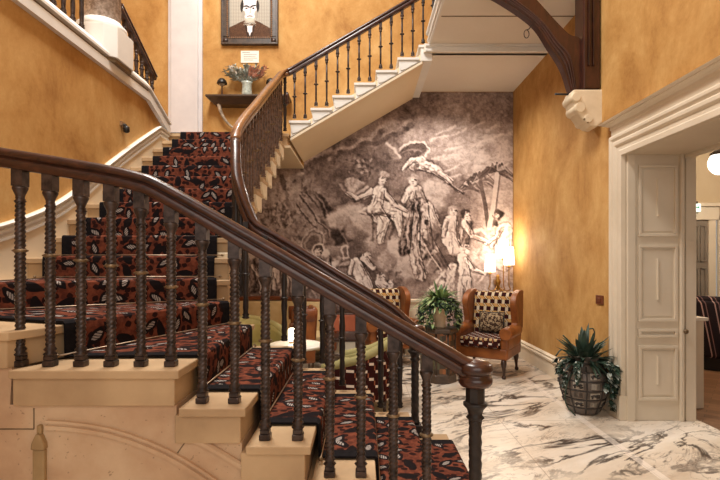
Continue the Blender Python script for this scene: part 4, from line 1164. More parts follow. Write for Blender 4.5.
# ------------------------------------------------ things in the hall
hb = thing('counter', 'plain cream counter end standing in the hall just beyond the doorway', 'counter', (3.45, 5.3, 0))
m = MB().box(3.25, 3.62, 5.08, 6.2, 0, .93); m.build('body', M['casing_paint'], hb, .006, world=True)
m = MB().box(3.23, 3.65, 5.05, 6.2, .93, .965); m.build('top', M['table_white'], hb, .008, world=True)
bn = thing('banquette', 'curved dark striped banquette sofa in the hall', 'sofa', (5.7, 6.9, 0))
m = MB(); N = 22
P_in = arc_pts(5.9, 7.75, 1.35, math.radians(172), math.radians(285), N)
P_out = arc_pts(5.9, 7.75, 1.18, math.radians(172), math.radians(285), N)
m.prism(P_in+P_out[::-1], .18, 1.0, 'z', 0, True); m.build('backrest', M['stripe'], bn, .05, world=True, seg=3)
m = MB(); m.prism(arc_pts(5.9, 7.75, 1.17, math.radians(172), math.radians(285), N)+[(6.1, 7.6)], .18, .45, 'z'); m.build('seat', M['stripe'], bn, .03, world=True)
m = MB(); m.prism(arc_pts(5.9, 7.75, 1.28, math.radians(172), math.radians(285), N)+[(6.1, 7.6)], 0, .18, 'z'); m.build('plinth', M['dark_void'], bn, world=True)
m = MB(); m.tube([(x, y, 1.0) for x, y in arc_pts(5.9, 7.75, 1.265, math.radians(172), math.radians(285), N)], .06, 10); m.build('top_roll', M['stripe'], bn, world=True)
c = spot(694, 207.5, YH-.14)
ex = thing('exit_sign', 'small lit pale green exit sign above the door in the hall', 'sign', c)
m = MB().box(c[0]-.10,c[0]+.10,c[1]-.02,c[1]+.02,c[2]-.07,c[2]+.06); m.build('panel', M['sign_lit'], ex, .006, world=True)
m = MB().box(c[0]-.07,c[0]+.05,c[1]-.02,YH,c[2]+.06,c[2]+.10); m.build('mount', M['iron_dark'], ex, world=True)
y = c[1]-.023; m = MB(); zz = c[2]
m.sphere((c[0]-.035, y, zz+.03), .010, 8, 6)
m.tube([(c[0]-.035,y,zz+.018),(c[0]-.04,y,zz-.01)], .009, 6); m.tube([(c[0]-.04,y,zz-.01),(c[0]-.02,y,zz-.025),(c[0]-.03,y,zz-.045)], .006, 6); m.tube([(c[0]-.04,y,zz-.01),(c[0]-.062,y,zz-.045)], .006, 6); m.tube([(c[0]-.06,y,zz+.0),(c[0]-.036,y,zz+.012),(c[0]-.015,y,zz-.002)], .005, 6)
m.build('running_figure', M['sign_green'], ex, world=True)
m = MB(); m.prism([(c[0]+.02,zz-.008),(c[0]+.05,zz-.008),(c[0]+.05,zz-.025),(c[0]+.08,zz),(c[0]+.05,zz+.025),(c[0]+.05,zz+.008),(c[0]+.02,zz+.008)], y-.002, y+.004, 'y'); m.build('arrow', M['sign_green'], ex, world=True)
c = spot(720, 163, 6.0)
gl = thing('pendant_lamp', 'round white glowing globe lamp hanging in the hall', 'lamp', c)
m = MB().sphere(c, .13, 20, 14, sz=1.15); m.build('globe', M['globe_lit'], gl, world=True)
m = MB().lathe([(.10,.10),(.11,.115),(.06,.16),(.02,.18)], c, 16); m.build('gallery', M['iron_dark'], gl, world=True)
m = MB().tube([(c[0],c[1],c[2]+.17),(c[0],c[1],3.9)], .010, 6); m.build('rod', M['iron_dark'], gl, world=True)
# --------------------------------------------------- painted surfaces (pigment only)
RS = np.random.RandomState(4)
def vnoise(shape, cell):
    h, w = shape
    cy, cx = (cell if isinstance(cell, tuple) else (cell, cell))
    g = RS.rand(int(h/cy)+3, int(w/cx)+3)
    y = np.arange(h)/cy; x = np.arange(w)/cx
    yi = y.astype(int); xi = x.astype(int); fy = y-yi; fx = x-xi
    fy = (fy*fy*(3-2*fy))[:, None]; fx = (fx*fx*(3-2*fx))[None, :]
    a = g[np.ix_(yi, xi)]; b = g[np.ix_(yi, xi+1)]; c = g[np.ix_(yi+1, xi)]; d = g[np.ix_(yi+1, xi+1)]
    return (a*(1-fx)+b*fx)*(1-fy)+(c*(1-fx)+d*fx)*fy
def fbm(shape, cell, o=4):
    t = 0; a = 1; s = 0
    for i in range(o):
        t = t+a*vnoise(shape, max(1.01, cell/2**i)); s += a; a *= .55
    return t/s
class Canvas:
    def __init__(self, u0, u1, v0, v1, res, val):
        self.nu = int((u1-u0)*res)+1; self.nv = int((v1-v0)*res)+1
        self.u = np.linspace(u0, u1, self.nu)[None, :]; self.v = np.linspace(v0, v1, self.nv)[:, None]
        self.c = np.full((self.nv, self.nu), float(val)); self.res = res
        self.w1 = (fbm(self.c.shape, 9*res, 3)-.5); self.w2 = (fbm(self.c.shape, 9*res, 3)-.5)
        self.fold = fbm(self.c.shape, 5*res, 3)
    def put(self, mask, val):
        self.c = self.c*(1-mask)+val*mask
    def ell(self, cx, cy, rx, ry, val, soft=.3, alpha=1, rot=0, wob=3, shade=0):
        U = self.u-cx+self.w1*wob; V = self.v-cy+self.w2*wob
        c, s = math.cos(rot), math.sin(rot)
        a = (U*c+V*s)/rx; b = (-U*s+V*c)/ry
        d = np.sqrt(a*a+b*b)
        m = np.clip((1-d)/soft+.5, 0, 1)*alpha
        self.put(m, val-shade*(a*.6+b*.5))
    def cap(self, p, q, r0, r1, val, soft=.8, alpha=1, wob=1.5, shade=30, folds=0, ink=0):
        U = self.u+self.w1*wob; V = self.v+self.w2*wob
        dx, dy = q[0]-p[0], q[1]-p[1]; l2 = dx*dx+dy*dy+1e-9
        t = np.clip(((U-p[0])*dx+(V-p[1])*dy)/l2, 0, 1)
        ex = U-p[0]-t*dx; ey = V-p[1]-t*dy
        r = r0+(r1-r0)*t; d = np.sqrt(ex*ex+ey*ey)
        if ink:
            m = np.clip((r+1.0-d)/soft+.5, 0, 1); self.put(m*.45, ink)
        m = np.clip((r-d)/soft+.5, 0, 1)*alpha
        l = math.sqrt(l2); side = (ex*dy-ey*dx)/l/np.maximum(r, .1)
        val_ = val-shade*(ex*.55+ey*.6)/np.maximum(r, .1)
        if folds: val_ = val_+1.7*folds*np.sin(side*6+self.fold*11+t*3)
        self.put(m, val_)
    def line(self, pts, r, val, alpha=1, r1=None):
        for i, (p, q) in enumerate(zip(pts[:-1], pts[1:])):
            a = r if r1 is None else r+(r1-r)*i/(len(pts)-1); b = r if r1 is None else r+(r1-r)*(i+1)/(len(pts)-1)
            self.cap(p, q, a, b, val, .7, alpha, 1.0, 0)
    def poly(self, P, val, soft=1.0, alpha=1, folds=0, wob=2):
        U = self.u+self.w1*wob; V = self.v+self.w2*wob
        ar = sum(P[i][0]*P[(i+1) % len(P)][1]-P[(i+1) % len(P)][0]*P[i][1] for i in range(len(P)))
        s = 1 if ar > 0 else -1; d = np.full(self.c.shape, 1e9)
        for i in range(len(P)):
            (x0, y0), (x1, y1) = P[i], P[(i+1) % len(P)]; l = math.hypot(x1-x0, y1-y0)
            d = np.minimum(d, s*((x1-x0)*(V-y0)-(y1-y0)*(U-x0))/l)
        v_ = val
        if folds: v_ = val+folds*np.sin(U*.9+V*.25+self.fold*12)
        self.put(np.clip(d/soft+.5, 0, 1)*alpha, v_)

C_ = Canvas(204.5, 513, 92, 336, 1.5, 100)
def grad(cx, cy, rx, ry, val, alpha=.9): C_.ell(cx, cy, rx, ry, val, 1.2, alpha, wob=14)
# ground tones
for a in ((300,110,120,26,92),(400,104,90,18,76),(470,98,70,10,84),(486,150,62,44,176),(470,132,60,14,150),(508,110,26,14,120),(430,130,50,12,128),
          (345,150,46,18,96),(300,165,44,30,84),(360,172,42,24,84),(280,205,36,30,118),(262,225,28,26,92),(300,235,28,22,134),(330,212,22,38,70),(345,240,24,22,84),
          (250,275,60,30,120),(300,285,40,24,104),(420,220,40,50,110),(440,232,22,40,84),(470,205,26,26,112),(500,215,22,40,178),(480,270,50,26,170),(278,212,44,34,150),(262,240,40,30,142),(300,258,26,16,128),(440,300,90,22,150),(470,312,60,20,186),(400,290,30,20,92),(330,290,40,20,90)): grad(*a)
n1 = fbm(C_.c.shape, 34, 5); n2 = fbm(C_.c.shape, 9, 4)
C_.c = C_.c+(n1-.5)*70+(n2-.5)*46
st = fbm((C_.nv, C_.nu), 6, 3)
# streaked light clouds of the upper right
rng = random.Random(2)
for i in range(46):
    x = rng.uniform(428, 505); y = rng.uniform(124, 178); l = rng.uniform(6, 22)
    C_.line([(x, y), (x+l, y-l*rng.uniform(.15,.55))], rng.uniform(.5,1.4), rng.choice([212,200,150,140]), .45)
C_.line([(476,146),(483,141),(492,139),(503,134)], 1.0, 222, .7)
# dark bank of cloud with lit rim, top middle
for pts in ([(330,158),(338,148),(352,147),(362,140),(376,139),(392,131),(404,126),(410,121)],[(372,139),(380,127),(396,123)],[(300,165),(312,156),(330,150)]):
    C_.line(pts, 2.4, 148, .6); C_.line([(x+1.5, y+3.5) for x, y in pts], 2.6, 66, .6)
C_.ell(392,128,10,4,140,.6,.6)
# left trees, rocks and foliage
for i in range(330):
    x = rng.uniform(250, 330); y = rng.uniform(165, 258)
    if x > 312 and y < 215: continue
    C_.line([(x, y), (x+rng.uniform(-3,3), y+rng.uniform(-4,4))], rng.uniform(.5,1.3), rng.choice([58,66,150,170,96]), .55)
for i in range(90):
    x = rng.uniform(262, 296); y = rng.uniform(206, 228)
    C_.line([(x, y), (x+rng.uniform(-1.5,1.5), y-rng.uniform(2,5))], .6, rng.choice([62,70,160]), .6)
for p, q in (((300,196),(328,236)),((306,192),(334,228)),((296,204),(322,238))): C_.line([p, q], .9, 44, .8); C_.line([(p[0]+1.4,p[1]),(q[0]+1.4,q[1])], .6, 176, .5)
C_.line([(282,176),(286,200),(292,214)], 2.2, 62, .6); C_.line([(270,172),(268,206)], 3, 128, .5); C_.line([(276,188),(290,206)], 5, 160, .45)
# hanging banner
C_.poly([(309,186),(338,210),(353,227),(355,243),(335,250)], 96, 1.2, .6, 0)
C_.poly([(311,188),(336,210),(350,226),(352,240),(336,246)], 40, 1.2, .95, 8)
C_.line([(311,188),(334,224),(350,248)], .8, 170, .5)
# small tree with light leaves
for i in range(60):
    x = 360+rng.gauss(0,6); y = 167+rng.gauss(0,7)
    C_.line([(x, y), (x+rng.uniform(-2,2), y+rng.uniform(-2,2))], .9, rng.choice([42,48,54,160]), .7)
C_.line([(361,176),(360,192)], 1.0, 50, .7)
# clouds carrying the figures
for a in ((350,216,20,12,186),(338,221,12,8,172),(364,224,12,10,170),(398,252,18,16,180),(376,240,10,14,150),(412,268,18,13,164),(384,262,10,10,148),(436,190,16,10,180),(424,196,14,8,168),(352,232,9,7,128),(428,204,18,8,176)):
    C_.ell(a[0], a[1]+2.5, a[2], a[3], 74, .5, .6); C_.ell(*a, .45, .9, 0, 5, 34)
# cannon, wheel and chest
for r, v_ in ((12.5,170),(10.8,82),(9.3,150),(7,92)): C_.ell(312,243,r*.85,r*1.1,v_,.12,.9,.3,1)
C_.cap((318,252),(338,253),7,7,112,.8,1,1,40); C_.ell(318,251,6.5,7.5,206,.2,1,0,1); C_.ell(317.5,251,4.6,5.6,74,.2,1,0,1); C_.ell(318,251.5,2.3,3,140,.2,1,0,1)
C_.poly([(341,246),(348,245),(349,259),(342,260)], 176, .8); C_.poly([(343,248),(346.5,247.6),(347,257),(343.5,257.6)], 92, .8); C_.line([(322,262),(348,264)], 1.6, 150); C_.line([(322,266),(346,268)], 1.4, 70)
K = 34
LIMBS = []; HEADS = []
def fig(parts, ink=K):
    for p in parts:
        if p[0] == 'l': LIMBS.append((p[1], p[2], p[3], p[4], p[5]))
        elif p[4] > 185: HEADS.append((p[1][0], p[1][1], p[2], p[3], p[4]))
        if p[0] == 'l': C_.cap(p[1], p[2], p[3], p[4], p[5]-8, .8, 1, 1.3, 50, p[6] if len(p) > 6 else 0, ink)
        else: C_.ell(p[1][0], p[1][1], p[2], p[3], p[4], .3, 1, p[5] if len(p) > 5 else 0, 1.0, 24)
L_ = 'l'; E_ = 'e'
# wings and the flying figure
C_.ell(413,150,15,7.5,70,.3,.9,-.2); C_.line([(398,150),(404,145),(414,142),(424,143),(428,148),(426,156)], .9, 206, .9); C_.line([(402,152),(412,150),(422,152)], .8, 130, .7)
C_.ell(394,152,5,9,128,.4,.9,-.5); C_.line([(388,144),(393,148),(399,158)], 1.3, 196, .8)
C_.ell(408,157,5,5,92,.4,.9)
fig([(L_,(402,170),(412,160.5),1.3,2.4,214),(L_,(412,160.5),(424,159),2.4,3,224),(L_,(414,166),(430,166),4.5,5,172,20),(L_,(420,164),(436,170),6,5,216,26),(L_,(434,169),(448,180),5,2.4,212,24),(L_,(440,174),(452,184),2.4,1.4,206),(L_,(450,184),(463,193),.9,.7,60),(E_,(416,165),2.8,3,110)])
C_.line([(424,168),(436,173),(446,181)], 1.0, 96, .8); C_.line([(436,162),(446,168)], 1.5, 120, .6)
# seated pale figure on the cloud
for i in range(14):
    a = -2.6+i*.16; C_.line([(352,196),(352+17*math.cos(a), 196+17*math.sin(a))], 1.4, rng.choice([80,150,182]), .7)
fig([(L_,(372,192),(356,199),3.2,2,218,8),(L_,(356,199),(346,192),2,1.2,210),(L_,(379,190),(377,205),5.2,6.0,224,18),(L_,(377,207),(396,212),8,6.5,222,22),(L_,(375,210),(384,222),8,6,216,24),(L_,(396,212),(400,232),6,3.6,222,20),(L_,(384,220),(380,240),6,3.6,214,24),(L_,(384,192),(396,206),2.8,2.2,216),(L_,(396,206),(408,212),2.1,1.5,210),(E_,(381,179),6.5,7,92),(E_,(382,181.5),3.4,4.2,214),(E_,(384,175),5,3.5,150)])
C_.line([(362,214),(372,216),(382,213)], 1.6, 70, .8); C_.line([(388,214),(392,226),(390,238)], 1.4, 64, .8); C_.line([(372,212),(374,228),(371,240)], 1.2, 84, .8)
C_.line([(366,208),(360,212),(366,215)], 1.0, 226, .9)
# second draped figure
fig([(L_,(416,192),(421,206),6.5,8,176,16),(L_,(409,190),(404,202),3.4,2.4,222),(L_,(411,190),(409,202),5,4.4,226,8),(L_,(420,206),(424,250),9,10,120,44),(L_,(414,206),(412,248),6,8,92,40),(L_,(428,208),(436,226),6,5,190,26),(L_,(410,206),(404,250),4,6,78,30),(L_,(424,236),(446,272),7,5,142,44),(L_,(414,246),(420,276),5,6,150,36),(E_,(413,179),5,5.4,150),(E_,(412.5,181.5),3.2,4,222)])
for x in (408,413,418,424,430): C_.line([(x,212),(x-2+rng.uniform(-2,2),232),(x+3,256)], 1.0, rng.choice([52,208,196]), .7)
C_.line([(398,206),(404,213),(412,215)], 2.2, 214, .9)
# dark reclining drapery to the right of it
C_.ell(436,246,10,24,92,.5,.8); 
for i in range(16):
    x = rng.uniform(426,446); y = rng.uniform(228,276); C_.line([(x,y),(x+rng.uniform(-6,6), y+rng.uniform(3,9))], 1.1, rng.choice([46,60,176,190]), .7)
# seated bare back, leaning man, child, bearded man
fig([(L_,(451,220),(450,238),5.4,7.4,214),(L_,(450,240),(456,250),7.5,7,216),(L_,(446,222),(443,236),2.4,2,200),(E_,(453,211),5.2,5.4,140),(E_,(453.5,213),3.2,3.8,200)])
C_.line([(452,224),(451,244)], .8, 150, .8); C_.ell(448,262,12,8,64,.5,.8)
fig([(L_,(466,222),(464,244),6,5,104,20),(L_,(464,222),(472,236),3.0,2.6,212),(L_,(472,236),(488,242),2.5,1.7,214),(E_,(465,213),4.8,4.8,48),(E_,(467,216),3.2,4,206)])
C_.ell(478,236,7,5,120,.5,.8); C_.line([(474,230),(482,229),(486,233)], 1.4, 196, .8)
fig([(L_,(504,232),(503,262),9,10,196,14),(L_,(500,230),(492,246),3,2,170,10),(L_,(494,238),(486,244),1.8,1.4,212),(E_,(498,215),5.4,5.2,52),(E_,(495.5,218),3.2,4,196),(E_,(495,222.5),3,3.2,60)])
C_.line([(501,228),(496,238),(498,246)], 1.2, 86, .8); C_.line([(508,236),(506,258)], 1.0, 130, .7)
fig([(L_,(462,258),(465,278),5.2,6,220),(L_,(463,280),(460,300),4.6,2.8,214),(L_,(467,280),(470,300),4.4,2.8,210),(L_,(466,260),(474,270),2.4,1.8,214),(L_,(474,270),(484,274),1.8,1.4,208),(E_,(464,250),4.4,4.6,214),(E_,(464,247),4.4,2.4,176)])
C_.line([(464,262),(465,276)], .8, 160, .8)
for i in range(12):
    x = rng.uniform(474,490); y = rng.uniform(246,290); C_.line([(x,y),(x+rng.uniform(-4,4), y+rng.uniform(3,8))], 1.0, rng.choice([110,130,214]), .6)
# pale drapery falling down to the lower right
C_.cap((444,276),(432,300),5,9,176,1,1,2,30,36); C_.cap((452,268),(448,300),4,6,204,1,1,2,30,26,40)
# crouching figures lower left of centre
fig([(L_,(356,264),(364,282),6,7.5,212,16),(L_,(352,262),(350,274),2.6,2,208),(L_,(364,258),(372,268),3.2,2.2,214),(L_,(366,280),(372,292),4.5,3,206),(E_,(366,257),4,4.4,196),(L_,(380,282),(390,292),4.6,4,206,8),(E_,(380,278),4,4.4,200),(E_,(390,284),3.6,4,196)])
for i in range(26):
    x = rng.uniform(374,402); y = rng.uniform(262,300); C_.line([(x,y),(x+rng.uniform(-4,4), y+rng.uniform(1,4))], 1.0, rng.choice([60,76,160]), .6)
# crowd behind the lower handrail
for i in range(11):
    x = 240+i*9.5+rng.uniform(-3,3); y = 262+rng.uniform(-6,14)
    fig([(L_,(x,y),(x+rng.uniform(-4,4),y+26),4.5,5,rng.choice([196,150,110,206]),18),(L_,(x+2,y+4),(x+rng.uniform(4,10),y+14),2,1.6,206),(E_,(x,y-6),3.3,3.8,rng.choice([198,180,90]))], 50)
for i in range(70):
    x = rng.uniform(225, 345); y = rng.uniform(250, 330); C_.line([(x,y),(x+rng.uniform(-4,4), y+rng.uniform(2,8))], rng.uniform(.7,1.3), rng.choice([54,66,170,190]), .5)
# break every clean edge up the way a brush does, then lay grain over everything
def warp(c, du, dv):
    nv, nu = c.shape
    yy, xx = np.mgrid[0:nv, 0:nu]
    x = np.clip(xx+du, 0, nu-1.001); y = np.clip(yy+dv, 0, nv-1.001)
    x0 = x.astype(int); y0 = y.astype(int); fx = x-x0; fy = y-y0
    return (c[y0,x0]*(1-fx)+c[y0,x0+1]*fx)*(1-fy)+(c[y0+1,x0]*(1-fx)+c[y0+1,x0+1]*fx)*fy
S_ = C_.c.shape
for cell, amp in ((16, 2.4), (7, 1.9), (3.2, 1.2)):
    C_.c = warp(C_.c, (fbm(S_, cell, 2)-.5)*2*amp, (fbm(S_, cell, 2)-.5)*2*amp)
rid = lambda cell: np.clip(1-np.abs(fbm(S_, cell, 2)-.5)*9, 0, 1)**2
C_.c = C_.c+rid(12)*8-rid(10)*12+rid(6)*8-rid(5)*10
# palms
for (cx, cy, s) in ((480,180,1.0),(497,172,1.15),(469,188,.8)):
    for i in range(64):
        a = rng.uniform(-.6, PI+.6); l = rng.uniform(9, 19)*s
        p = (cx, cy); q = (cx+l*.55*math.cos(a), cy-l*.45*math.sin(a)); r = (cx+l*math.cos(a), cy-l*.35*math.sin(a)+l*.32)
        C_.line([p, q, r], 1.2, rng.choice([62,74,90,158]), .6, .5)
C_.line([(480,182),(485,204),(488,226)], 2.0, 84, .9); C_.line([(497,174),(494,200),(489,228)], 2.2, 196, .8); C_.line([(500,176),(497,200),(493,226)], .8, 96, .7)
# crisp last touches: folds, contours and locks of hair along every limb
for (p, q, r0, r1, v_) in LIMBS:
    dx, dy = q[0]-p[0], q[1]-p[1]; l = math.hypot(dx, dy); nx_, ny_ = -dy/l, dx/l
    s_ = 1 if nx_*.6+ny_*.7 > 0 else -1
    for t0, o_, tone, al in ((0,.92,52,.75),(.1,.55,104,.55),(.2,-.1,128,.4),(.15,-.65,238,.5)):
        a = (p[0]+dx*t0+nx_*s_*r0*o_, p[1]+dy*t0+ny_*s_*r0*o_); b = (q[0]-dx*t0*.6+nx_*s_*r1*o_, q[1]-dy*t0*.6+ny_*s_*r1*o_)
        m_ = ((a[0]+b[0])/2+rng.uniform(-.8,.8), (a[1]+b[1])/2+rng.uniform(-.8,.8))
        C_.line([a, m_, b], .45 if v_ > 150 else .6, tone if v_ > 120 else tone*.7, al)
    if r0 > 4.5:
        for k in range(3):
            t1 = rng.uniform(.1,.9); w_ = rng.uniform(-.7,.7)
            a = (p[0]+dx*t1+nx_*r0*w_, p[1]+dy*t1+ny_*r0*w_); C_.line([a, (a[0]+dx/l*5+rng.uniform(-3,3), a[1]+dy/l*5+rng.uniform(-3,3))], .5, rng.choice([74,88,236]), .6)
for (x, y, rx, ry, v_) in HEADS:
    for k in range(7):
        a = rng.uniform(-2.9, -.2); C_.line([(x+rx*.75*math.cos(a), y+ry*.75*math.sin(a)), (x+rx*1.15*math.cos(a+.35), y+ry*1.15*math.sin(a+.35))], .5, rng.choice([50,66,170]), .7)
    C_.line([(x-rx*.3, y+.2), (x+rx*.4, y)], .4, 80, .6); C_.line([(x+.2, y+.5), (x+.5, y+ry*.45)], .35, 110, .6); C_.line([(x-.4, y+ry*.6), (x+.9, y+ry*.6)], .35, 96, .6)
C_.c = C_.c+(fbm(C_.c.shape, 5, 3)-.5)*34+(fbm(C_.c.shape, 22, 3)-.5)*24+(RS.rand(*C_.c.shape)-.5)*10
def blur(c, n):
    for ax in (0, 1):
        for _ in range(2):
            p = np.pad(c, [(n, n) if a == ax else (0, 0) for a in (0, 1)], mode='edge')
            k = np.cumsum(np.insert(p, 0, 0, axis=ax), axis=ax); L2 = c.shape[ax]; w2 = 2*n+1
            c = (np.take(k, range(w2, w2+L2), ax)-np.take(k, range(0, L2), ax))/w2
    return c
C_.c = C_.c+.55*(C_.c-blur(C_.c, 2))+.35*(C_.c-blur(C_.c, 9))
C_.c = np.where(C_.c > 185, 185+(C_.c-185)*.6, C_.c)
def ramp3(c, stops):
    c = np.clip(c, 0, 255)
    xs_ = [s[0] for s in stops]
    rgb = np.stack([np.interp(c, xs_, [s[1][k] for s in stops]) for k in range(3)], -1)/255
    return np.where(rgb <= .04045, rgb/12.92, ((rgb+.055)/1.055)**2.4)
def painted_panel(name, canvas, x0, x1, z0, z1, y, rgb, mat, parent=None, thick=.006, cut=None):
    nu, nv = canvas.nu, canvas.nv
    X = np.linspace(x0, x1, nu); Z = np.linspace(z1, z0, nv)
    co = np.empty((nv, nu, 3)); co[..., 0] = X[None]; co[..., 2] = Z[:, None]; co[..., 1] = y
    if parent is not None:
        co -= np.array(parent.location)
    idx = np.arange(nv*nu).reshape(nv, nu)
    q = np.stack([idx[:-1,:-1], idx[1:,:-1], idx[1:,1:], idx[:-1,1:]], -1).reshape(-1, 4)
    if cut is not None:                       # the picture stops under the sloping stair
        XX = np.broadcast_to(X[None], (nv, nu)).ravel(); ZZ = np.broadcast_to(Z[:, None], (nv, nu)).ravel()
        q = q[cut(XX[q[:, 0]], ZZ[q[:, 0]])]
    # back and edges, so the panel has thickness
    k = nv*nu
    ring = np.concatenate([idx[0,:-1], idx[:-1,-1], idx[-1,:0:-1], idx[:0:-1,0]])
    if cut is not None: ring = ring[:0]
    bc = co.reshape(-1, 3)[ring].copy(); bc[:, 1] += thick
    n = len(ring)
    edge = np.stack([ring, np.roll(ring, -1), np.roll(np.arange(n), -1)+k, np.arange(n)+k], -1)
    V = np.concatenate([co.reshape(-1, 3), bc]); F = np.concatenate([q, edge])
    me = bpy.data.meshes.new(name)
    me.vertices.add(len(V)); me.vertices.foreach_set('co', V.ravel())
    me.loops.add(F.size); me.loops.foreach_set('vertex_index', F.ravel().astype(np.int32))
    me.polygons.add(len(F)); me.polygons.foreach_set('loop_start', np.arange(0, F.size, 4, dtype=np.int32)); me.polygons.foreach_set('loop_total', np.full(len(F), 4, dtype=np.int32))
    me.update(calc_edges=True); me.validate()
    at = me.color_attributes.new('Paint', 'FLOAT_COLOR', 'POINT')
    col = np.ones((len(V), 4)); col[:k, :3] = rgb.reshape(-1, 3); col[k:, :3] = rgb.reshape(-1, 3)[ring]
    at.data.foreach_set('color', col.ravel().astype(np.float32))
    me.materials.append(M[mat])
    if cut is not None:
        bm = bmesh.new(); bm.from_mesh(me); bmesh.ops.delete(bm, geom=[v for v in bm.verts if not v.link_faces], context='VERTS'); bm.to_mesh(me); bm.free()
    o = bpy.data.objects.new(name, me); COL.objects.link(o)
    if parent is not None: o.parent = parent
    if cut is not None:
        so_ = o.modifiers.new('Solidify', 'SOLIDIFY'); so_.thickness = thick; so_.offset = -1
    return o
SEP = [(0,(30,24,22)),(50,(66,54,50)),(100,(116,98,92)),(150,(166,146,138)),(200,(214,196,188)),(255,(250,238,230))]
rgb = ramp3((C_.c-112)*.92+130, SEP)
def ux_(u): return (u-362)*YB/480
def vz_(v): return H-(v-261)*YB/480
mu = painted_panel('mural', C_, XL+.01, XR-.005, .285, 4.45, YB-.008, rgb, 'mural_print', cut=lambda x, z: z < np.where(x < -1.0, ZL-.185, np.where(x > .86, 9, zb(x)+.06)))
tag(mu, 'large sepia mural of draped figures clouds and palms on the wall under the stairs', 'mural')

# portrait: patterned ground, pale face, dark side hair, brown coat
P_ = Canvas(0, 100, 0, 150, 1.5, 170)
hh = (np.abs(((P_.u*1.0+0*P_.v) % 4)-2)+np.abs(((P_.v*1.0+0*P_.u) % 4)-2))
P_.c = 158+np.where(hh > 2.0, 26, -22)+0*P_.c
# sampled tones: 0-255 grey plus coat mask
coat = np.zeros_like(P_.c)
save = P_.c.copy()
P_.c = np.zeros_like(P_.c)
P_.poly([(0,150),(0,122),(24,108),(38,101),(50,120),(50.5,150)], 1, 1, 1, 0, .6); P_.poly([(50,150),(50,120),(62,101),(76,108),(100,124),(100,150)], 1, 1, 1, 0, .6)
coat = P_.c.copy(); P_.c = save
P_.put(coat, 70)
for i in range(40):
    x = rng.uniform(4,96); y = rng.uniform(112,150); P_.c = P_.c+0
P_.c = P_.c+coat*(vnoise(P_.c.shape, 3)-.5)*40
P_.v = (P_.v-66)/1.1875+60
P_.poly([(38,96),(62,96),(56,118),(50,128),(44,118)], 232, 1, 1, 0, .5)
P_.cap((40,98),(60,98),5.5,5.5,130,1,1,1,10,30); P_.poly([(36,98),(43,104),(50,130),(46,140)], 34, 1, 1, 0, .5); P_.poly([(64,98),(57,104),(50,130),(54,140)], 38, 1, 1, 0, .5)
P_.cap((47,106),(47,116),3,3,240,1,1,.4,6); P_.cap((53,106),(53,116),3,3,236,1,1,.4,6)
for e in ((32,58,5,14,34),(68,58,5,14,34),(50,56,18.5,30,60),(50,58,17.5,34,236),(50,38,17,18,242),(34,76,4,10,150),(66,76,4,10,150)): P_.ell(*e, .12, 1, 0, 1.2, 6)
P_.ell(31,54,3.6,13,40,.3,1,.1); P_.ell(69,54,3.6,13,40,.3,1,-.1); P_.ell(50,90,13,7,186,.7,.8,0,3)
P_.line([(37,56),(43,55),(48,58)], 1.8, 30); P_.line([(63,54),(57,55),(52,58)], 1.8, 30)
P_.ell(42,61,3.4,1.8,70,.3); P_.ell(58,60.5,3.4,1.8,70,.3); P_.ell(42,61,1.3,1.3,24,.3); P_.ell(58,60.5,1.3,1.3,24,.3)
P_.line([(51,60),(52.5,70),(49,72.5)], 1.0, 160); P_.line([(44,80),(50,79),(56,80)], 1.2, 90); P_.line([(47,85),(53,85)], .8, 180); P_.line([(37,68),(40,78)], .9, 190); P_.line([(63,68),(60,78)], .9, 190); P_.line([(42,44),(58,43)], .7, 205)
P_.ell(50,133,2,2,60,.3)
g = ramp3(P_.c, [(0,(14,12,14)),(60,(60,50,46)),(140,(150,144,136)),(180,(186,178,160)),(240,(238,230,238)),(255,(246,240,244))])
br_ = ramp3(P_.c, [(0,(24,16,12)),(70,(84,56,38)),(130,(124,88,62)),(255,(240,232,236))])
k_ = (coat*(P_.c < 120))[..., None]
rgb2 = g*(1-k_)+br_*k_
painted_panel('portrait', P_, *PORTRAIT, YB-.030, rgb2, 'portrait_paint', fr, .02)

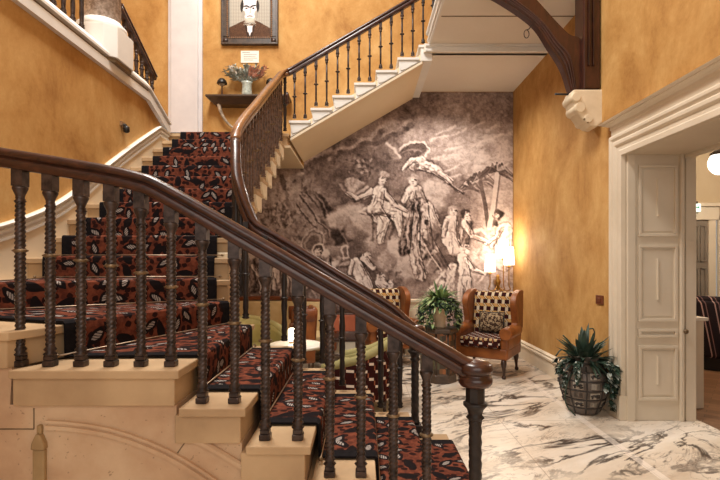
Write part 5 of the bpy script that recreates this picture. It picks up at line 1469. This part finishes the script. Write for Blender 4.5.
# ------------------------------------------------------------------- lights
sc = bpy.context.scene
w = bpy.data.worlds.new('World'); sc.world = w; w.use_nodes = True
bg = w.node_tree.nodes['Background']; bg.inputs[0].default_value = (1, .95, .88, 1); bg.inputs[1].default_value = .30
def area(name, loc, rot, sx, sy, e, c):
    l = bpy.data.lights.new(name, 'AREA'); l.shape = 'RECTANGLE'; l.size = sx; l.size_y = sy; l.energy = e; l.color = c
    o = bpy.data.objects.new(name, l); COL.objects.link(o); o.location = loc; o.rotation_euler = rot; return o
area('roof_light', (-1.45, 3.2, 8.7), (0, 0, 0), 1.4, 3.8, 580, (1, .96, .90))
area('front_fill', (.4, -2.3, 3.2), (math.radians(80), 0, 0), 4.5, 3.0, 85, (1, .93, .84))  # added fill from behind the camera, no window is built there
def bulb(name, loc, e, c=(1,.78,.52), r=.12):
    l = bpy.data.lights.new(name, 'POINT'); l.energy = e; l.color = c; l.shadow_soft_size = r
    o = bpy.data.objects.new(name, l); COL.objects.link(o); o.location = loc; return o
bulb('half_landing_fill', (-1.6, 6.9, 7.4), 105, (1,.98,.93), .25)  # added light to brighten the upper landing, no lamp hangs there
sp = bpy.data.lights.new('under_gallery_fill', 'SPOT'); sp.energy = 170; sp.color = (1, .92, .82); sp.spot_size = math.radians(150); sp.spot_blend = .8; sp.shadow_soft_size = .12  # added unseen light for the floor and mural under the gallery
so = bpy.data.objects.new('under_gallery_fill', sp); COL.objects.link(so); so.location = (1.2, 7.2, 4.38)
bulb('hall_pendant_bulb', (4.9, 5.9, 3.0), 120, (1,.88,.72), .2)
bulb('table_lamp_bulb', (-.82, 5.74, .86), 3, (1,.78,.5), .05)

# ------------------------------------------------------------------- camera
cam = bpy.data.cameras.new('camera'); cam.lens = 24; cam.sensor_width = 36
cam.shift_x = -2/720; cam.shift_y = 21/720; cam.clip_start = .05
co_ = bpy.data.objects.new('camera', cam); COL.objects.link(co_)
co_.location = (0, 0, H); co_.rotation_euler = (PI/2, 0, 0)
sc.camera = co_
vs = sc.view_settings; vs.view_transform = 'Standard'; vs.look = 'None'; vs.gamma = 1; vs.exposure = .22; vs.use_curve_mapping = False
